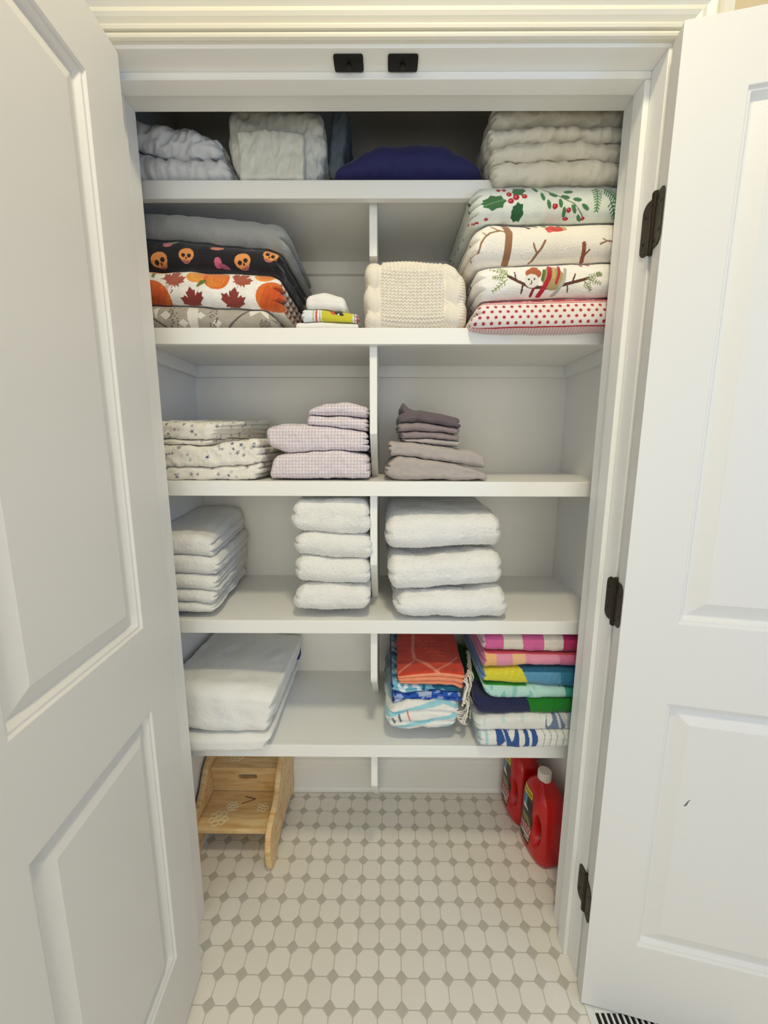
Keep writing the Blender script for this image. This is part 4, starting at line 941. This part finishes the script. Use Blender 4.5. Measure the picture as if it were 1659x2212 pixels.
rp = [([(1030, 1586), (1100, 1584), (1232, 1582)], [(1030, 1614), (1100, 1620), (1230, 1620)], 0.155, q_navyleaf, 'white beach towel with navy leaf shapes, bottom of the right pile'),
      ([(1024, 1556), (1060, 1550), (1140, 1546), (1236, 1545)], [(1026, 1582), (1100, 1583), (1232, 1583)], 0.165, q_white, 'white beach towel with a faint blue flower near its right end'),
      ([(1020, 1502), (1060, 1514), (1130, 1514), (1238, 1514)], [(1030, 1546), (1060, 1548), (1150, 1545), (1236, 1544)], 0.172, q_navygreen, 'half navy half green beach towel in the right pile'),
      ([(1036, 1480), (1080, 1482), (1160, 1484), (1240, 1489)], [(1044, 1500), (1070, 1514), (1140, 1514), (1238, 1512)], 0.180, q_mint, 'pale mint beach towel in the right pile'),
      ([(1040, 1450), (1090, 1447), (1160, 1446), (1242, 1446)], [(1040, 1474), (1090, 1478), (1160, 1482), (1240, 1488)], 0.182, q_yblue, 'yellow and blue beach towel in the right pile'),
      ([(1042, 1412), (1100, 1413), (1244, 1416)], [(1040, 1446), (1080, 1444), (1140, 1440), (1242, 1443)], 0.184, q_pinko, 'pink beach towel with pale orange patches in the right pile'),
      ([(1040, 1374), (1100, 1374), (1246, 1374)], [(1040, 1406), (1100, 1409), (1244, 1413)], 0.190, q_pinkw, 'pink and white checked beach towel, top of the right pile')]
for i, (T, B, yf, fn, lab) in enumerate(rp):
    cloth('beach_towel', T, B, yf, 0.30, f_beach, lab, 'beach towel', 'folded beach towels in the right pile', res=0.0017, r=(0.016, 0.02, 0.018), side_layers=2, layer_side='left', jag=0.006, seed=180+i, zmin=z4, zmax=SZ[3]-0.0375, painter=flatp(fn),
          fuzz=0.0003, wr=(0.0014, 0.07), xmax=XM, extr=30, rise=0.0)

# ================================================================== step stool
wood = bpy.data.materials.new('pale_pine_wood'); wood.use_nodes = True
nt = wood.node_tree; N = nt.nodes; L = nt.links; b = N['Principled BSDF']; b.inputs['Roughness'].default_value = 0.45
tc = N.new('ShaderNodeTexCoord'); mp = N.new('ShaderNodeMapping'); mp.inputs['Scale'].default_value = (2.0, 14, 14)
L.new(tc.outputs['Object'], mp.inputs[0])
nz = N.new('ShaderNodeTexNoise'); nz.inputs['Scale'].default_value = 3.2; nz.inputs['Detail'].default_value = 5; nz.inputs['Distortion'].default_value = 1.2
L.new(mp.outputs[0], nz.inputs['Vector'])
cr_ = N.new('ShaderNodeValToRGB'); L.new(nz.outputs['Fac'], cr_.inputs[0])
e = cr_.color_ramp.elements; e[0].position = 0.32; e[0].color = (*lin((214, 168, 106)), 1); e[1].position = 0.62; e[1].color = (*lin((242, 212, 160)), 1)
k = cr_.color_ramp.elements.new(0.48); k.color = (*lin((234, 196, 138)), 1)
L.new(cr_.outputs[0], b.inputs['Base Color'])
wood_end = principled('pine_engraving_pale', (250, 234, 196), 0.6)
wood_dk = principled('pine_engraving_dark', (110, 70, 34), 0.7)
st = empty('step_stool', (-0.465, 0.40, 0.0), 'pale wooden two step child stool under the lowest shelf', 'step stool', rz=0)
o = Vector(st.location)
side = [(0.249, 0.0), (0.232, 0.02), (0.224, 0.05), (0.221, 0.08), (0.224, 0.11), (0.236, 0.137), (0.258, 0.152), (0.290, 0.158), (0.318, 0.168), (0.340, 0.186), (0.356, 0.212), (0.376, 0.238), (0.405, 0.256), (0.44, 0.264), (0.50, 0.264), (0.532, 0.256), (0.542, 0.235), (0.542, 0.0), (0.515, 0.0), (0.49, 0.022), (0.44, 0.034), (0.36, 0.034), (0.31, 0.022), (0.285, 0.0)]
sideo = side
def spl(pts, sub=3):
    return pts
for x0 in (-0.5975, -0.354):
    MB().prism([(y-o.y, z) for y, z in side], x0-o.x, x0+0.018-o.x, 'x').obj('side_panel', wood, st, bevel=0.005, bseg=3)
xa, xb = -0.5795-o.x, -0.354-o.x
tread1 = MB().box(xa, xb, 0.262-o.y, 0.405-o.y, 0.108, 0.125).obj('lower_tread', wood, st, bevel=0.004, bseg=3)
tread2 = MB().box(xa, xb, 0.392-o.y, 0.535-o.y, 0.205, 0.222).obj('upper_tread', wood, st, bevel=0.004, bseg=3)
# riser with a hand slot
rz0, rz1, sx0, sx1, sz0, sz1 = 0.1249, 0.2051, -0.0285, 0.0365, 0.172, 0.188
def rounded(x0, x1, z0, z1, r, n=5):
    out = []
    for cx, cz, a0 in ((x1-r, z1-r, 0), (x0+r, z1-r, 90), (x0+r, z0+r, 180), (x1-r, z0+r, 270)):
        for k_ in range(n): a = math.radians(a0+90*k_/(n-1)); out.append((cx+r*math.cos(a), cz+r*math.sin(a)))
    return out
bmr = bmesh.new()
outer = [(xa, rz0), (xb, rz0), (xb, rz1), (xa, rz1)]; inner = rounded(sx0, sx1, sz0, sz1, 0.0065)
def loop(pts, y):
    vs = [bmr.verts.new((x_, y, z_)) for x_, z_ in pts]; es = [bmr.edges.new((vs[i], vs[(i+1) % len(vs)])) for i in range(len(vs))]; return vs, es
yf_, yb2 = 0.404-o.y, 0.418-o.y
for yy in (yf_, yb2):
    v1, e1 = loop(outer, yy); v2, e2 = loop(inner, yy)
    bmesh.ops.triangle_fill(bmr, edges=e1+e2, use_beauty=True)
    if yy == yf_: A1, A2 = v1, v2
    else:
        for P_, Q_ in ((A1, v1), (A2, v2)):
            for i in range(len(P_)): bmr.faces.new((P_[i], P_[(i+1) % len(P_)], Q_[(i+1) % len(P_)], Q_[i]))
bmesh.ops.recalc_face_normals(bmr, faces=bmr.faces[:])
mr_ = bpy.data.meshes.new('riser'); bmr.to_mesh(mr_); bmr.free(); mr_.materials.append(wood)
ro = bpy.data.objects.new('riser', mr_); col.objects.link(ro); ro.parent = st
# engraved flowers and the letter V on the lower tread, flower on the upper tread
def flower(mb, cx, cy, s, z, n=6, seed=0):
    rr_ = random.Random(seed)
    for k_ in range(n):
        a = 2*math.pi*k_/n+rr_.uniform(-.2, .2); px_, py_ = cx+math.cos(a)*s, cy+math.sin(a)*s*0.8
        mb.tube([(px_+math.cos(t)*s*0.48, py_+math.sin(t)*s*0.40, z) for t in np.linspace(0, 2*math.pi, 12)], 0.0015, 5)
    mb.tube([(cx+math.cos(t)*s*0.35, cy+math.sin(t)*s*0.3, z) for t in np.linspace(0, 2*math.pi, 10)], 0.0010, 5)
for a_, b_, c_, n_, k_ in ((-0.520, 0.300, 0.021, 7, 1), (-0.492, 0.342, 0.013, 6, 2), (-0.392, 0.340, 0.013, 5, 3)):
    m1 = MB(); flower(m1, a_-o.x, b_-o.y, c_, 0.1252, n_, k_); m1.obj('engraved_flower', wood_end, tread1)
m1 = MB(); flower(m1, -0.528-o.x+0.02, 0.44-o.y, 0.015, 0.2222, 6, 4); m1.obj('engraved_flower', wood_end, tread2)
m1 = MB(); m1.tube([(-0.463-o.x, 0.380-o.y, 0.1252), (-0.425-o.x, 0.371-o.y, 0.1252)], 0.0014, 5).tube([(-0.425-o.x, 0.371-o.y, 0.1252), (-0.465-o.x, 0.352-o.y, 0.1252)], 0.0014, 5)
m1.obj('engraved_letter', wood_dk, tread1)

# ================================================================== drain cleaner jugs
red = principled('glossy_red_plastic', (196, 12, 14), 0.32, coat=0.2, bumps=((500, 0.05, 0.0005),))
cap_m = principled('white_cap_plastic', (238, 226, 214), 0.4)
lab_m = principled('printed_label', (255, 255, 255), 0.35, attr=True)
txt_m = principled('lettering_white', (240, 226, 220), 0.5)
txt_r = principled('lettering_red', (190, 30, 26), 0.5)
JZ = [0.0, 0.004, 0.012, 0.03, 0.07, 0.12, 0.16, 0.19, 0.212, 0.228, 0.240, 0.248, 0.254]
JA = [0.034, 0.041, 0.0455, 0.047, 0.047, 0.0465, 0.045, 0.043, 0.040, 0.035, 0.028, 0.022, 0.020]      # half thickness (local x)
JBw = [0.066, 0.074, 0.079, 0.081, 0.081, 0.080, 0.077, 0.072, 0.064, 0.052, 0.037, 0.025, 0.020]       # half width (local y)
JBw = [q_*0.85 for q_ in JBw]; JA = [q_*1.10 for q_ in JA]
JO = [0, 0, 0, 0, 0, 0, 0.001, 0.003, 0.005, 0.007, 0.009, 0.010, 0.010]
def jug_dims(z): return np.interp(z, JZ, JA), np.interp(z, JZ, JBw), np.interp(z, JZ, JO)
HC = (-0.031, 0.112)   # centre of the handle hollow (y, z); y negative = front
def hollow(y, z): return np.exp(-(((y-HC[0])/0.017)**2+((z-HC[1])/0.047)**2)**2.2)
def jug_surface(y, z):
    a, b_, oy = jug_dims(z); q = np.clip(np.abs(y-oy)/b_, 0, 0.999); x = a*(1-q**3.2)**(1/3.2)
    return x*(1-0.72*hollow(y, z))
def make_jug(px_, py_, rz, label):
    root = empty('drain_cleaner_jug', (px_, py_, 0.0005), label, 'bottle', 'red bottles on the tiled floor', rz=rz)
    nzv, na = 64, 96; vs = []
    zs = np.concatenate([np.array([0.0, 0.002, 0.005, 0.01]), np.linspace(0.016, 0.254, nzv)])
    for z_ in zs:
        a, b_, oy = jug_dims(z_)
        for k_ in range(na):
            t = 2*math.pi*k_/na; c, s_ = math.cos(t), math.sin(t); m = (abs(c)**3.2+abs(s_)**3.2)**(-1/3.2)
            x_, y_ = a*c*m, oy+b_*s_*m; x_ *= (1-0.72*float(hollow(y_, z_)))
            vs.append((x_, y_, z_))
    fs = [(i*na+k_, i*na+(k_+1) % na, (i+1)*na+(k_+1) % na, (i+1)*na+k_) for i in range(len(zs)-1) for k_ in range(na)]
    fs += [tuple(range(na-1, -1, -1)), tuple(range((len(zs)-1)*na, len(zs)*na))]
    mesh_obj('body', vs, fs, red, root, smooth=True)
    cp = MB(); oy = 0.010
    nn = 36; prof_ = [(0.0195, 0.250), (0.0205, 0.252), (0.0205, 0.276), (0.0185, 0.2795), (0.010, 0.2805), (0.0005, 0.2805)]
    vs = []; 
    for r_, z_ in prof_:
        for k_ in range(nn): t = 2*math.pi*k_/nn; rr_ = r_*(1+(0.02 if (k_ % 2 and 0.251 < z_ < 0.278) else 0)); vs.append((rr_*math.cos(t), oy+rr_*math.sin(t), z_))
    fs = [(i*nn+k_, i*nn+(k_+1) % nn, (i+1)*nn+(k_+1) % nn, (i+1)*nn+k_) for i in range(len(prof_)-1) for k_ in range(nn)]+[tuple(range(nn-1, -1, -1)), tuple(range((len(prof_)-1)*nn, len(prof_)*nn))]
    mesh_obj('cap', vs, fs, cap_m, root, smooth=False)
    # label on the side facing local -x; y from +0.070 (back) to -0.016 (front)
    ny_, nz_ = 70, 140; y0_, y1_, zl, zh = 0.066, -0.012, 0.030, 0.215
    Y, Z = np.meshgrid(np.linspace(y0_, y1_, ny_), np.linspace(zl, zh, nz_), indexing='ij')
    Y = Y.ravel(); Z = Z.ravel()
    tap = np.interp(Z, [zl, 0.06, 0.17, zh], [0.78, 1, 1, 0.72]); yc = (y0_+y1_)/2; Y2 = yc+(Y-yc)*tap
    bmax = np.interp(Z, JZ, JBw)*0.93; Y2 = np.minimum(Y2, bmax)
    X = -(jug_surface(Y2, Z)+0.0006)
    f2 = [(i*nz_+j, i*nz_+j+1, (i+1)*nz_+j+1, (i+1)*nz_+j) for i in range(ny_-1) for j in range(nz_-1)]
    lb = mesh_obj('label', np.stack([X, Y2, Z], 1), f2, lab_m, root, smooth=True)
    s_ = (y0_-Y)/(y0_-y1_)*100; h_ = (Z-zl)/(zh-zl)*200      # label units: 100 wide, 200 high
    p = Print(s_, 200-h_, (70, 16, 14))
    p.rect(0, 100, 0, 30, (226, 200, 60)); p.poly([(0, 30), (100, 22), (100, 34), (0, 40)], (70, 90, 40)); p.rect(8, 60, 30, 66, (96, 148, 176)); p.rect(22, 44, 36, 58, (50, 92, 130)); p.rect(60, 100, 32, 70, (26, 24, 22)); p.ell(55, 74, 20, 10, (226, 224, 216), 20)
    p.ell(70, 92, 34, 14, (40, 34, 20), 10); p.poly([(20, 88), (90, 96), (100, 128), (40, 124)], (88, 84, 44)); p.poly([(34, 96), (60, 98), (70, 122), (50, 118)], (150, 140, 80)); p.poly([(64, 98), (74, 100), (92, 122), (84, 124)], (176, 164, 104))
    p.rect(0, 100, 128, 162, (150, 30, 26)); p.rect(0, 100, 162, 192, (52, 44, 26)); p.line([(10, 176), (90, 172)], 3, (150, 130, 90)); p.rect(62, 96, 178, 186, (206, 190, 160))
    for x_ in range(12, 90, 12): p.rect(x_, x_+7, 8, 20, (90, 84, 30))
    ca = lb.data.color_attributes.new('Col', 'FLOAT_COLOR', 'POINT'); ca.data.foreach_set('color', np.concatenate([np.clip(p.c, 0, 1), np.ones((len(s_), 1))], 1).astype(np.float32).ravel())
    # lettering, white edged red capitals draped on the label
    for nm, off, dep, mt in (('lettering_edge', 0.0016, 0.0012, txt_m), ('lettering', -0.0002, 0.0016, txt_r)):
        cu = bpy.data.curves.new('txt', 'FONT'); cu.body = 'Drano'; cu.size = 0.036; cu.extrude = 0.0; cu.offset = off; cu.align_x = 'CENTER'; cu.space_character = 1.12
        to = bpy.data.objects.new('txt', cu); col.objects.link(to)
        dg = bpy.context.evaluated_depsgraph_get(); tm = bpy.data.meshes.new_from_object(to.evaluated_get(dg)); bpy.data.objects.remove(to)
        bmt = bmesh.new(); bmt.from_mesh(tm); bmesh.ops.subdivide_edges(bmt, edges=bmt.edges[:], cuts=1)
        for v_ in bmt.verts:
            yy = 0.027-v_.co.x*0.74; zz = 0.066+v_.co.y*1.45+v_.co.x*0.10
            v_.co = Vector((-(float(jug_surface(yy, zz))+dep), yy, zz))
        bmt.to_mesh(tm); bmt.free(); tm.materials.append(mt)
        t2 = bpy.data.objects.new(nm, tm); col.objects.link(t2); t2.parent = lb
    # white ribbon below the word
    mb = MB(); ys = np.linspace(0.062, -0.008, 30); 
    vs = []
    for y_ in ys:
        zc_ = 0.0575+(0.027-y_)*0.10/0.74
        for dz in (-0.0035, 0.0035): vs.append((-(float(jug_surface(y_, zc_+dz))+0.0013), y_, zc_+dz))
    mb.add(vs, [(2*i, 2*i+1, 2*i+3, 2*i+2) for i in range(len(ys)-1)]); mb.obj('ribbon', txt_m, lb)
    return root
make_jug(0.5135, 0.3165, math.radians(12), 'red jug of drain cleaner with white cap, in front on the tiled floor')
make_jug(0.488, 0.4535, math.radians(10), 'red jug of drain cleaner standing behind the other, half under the shelf')
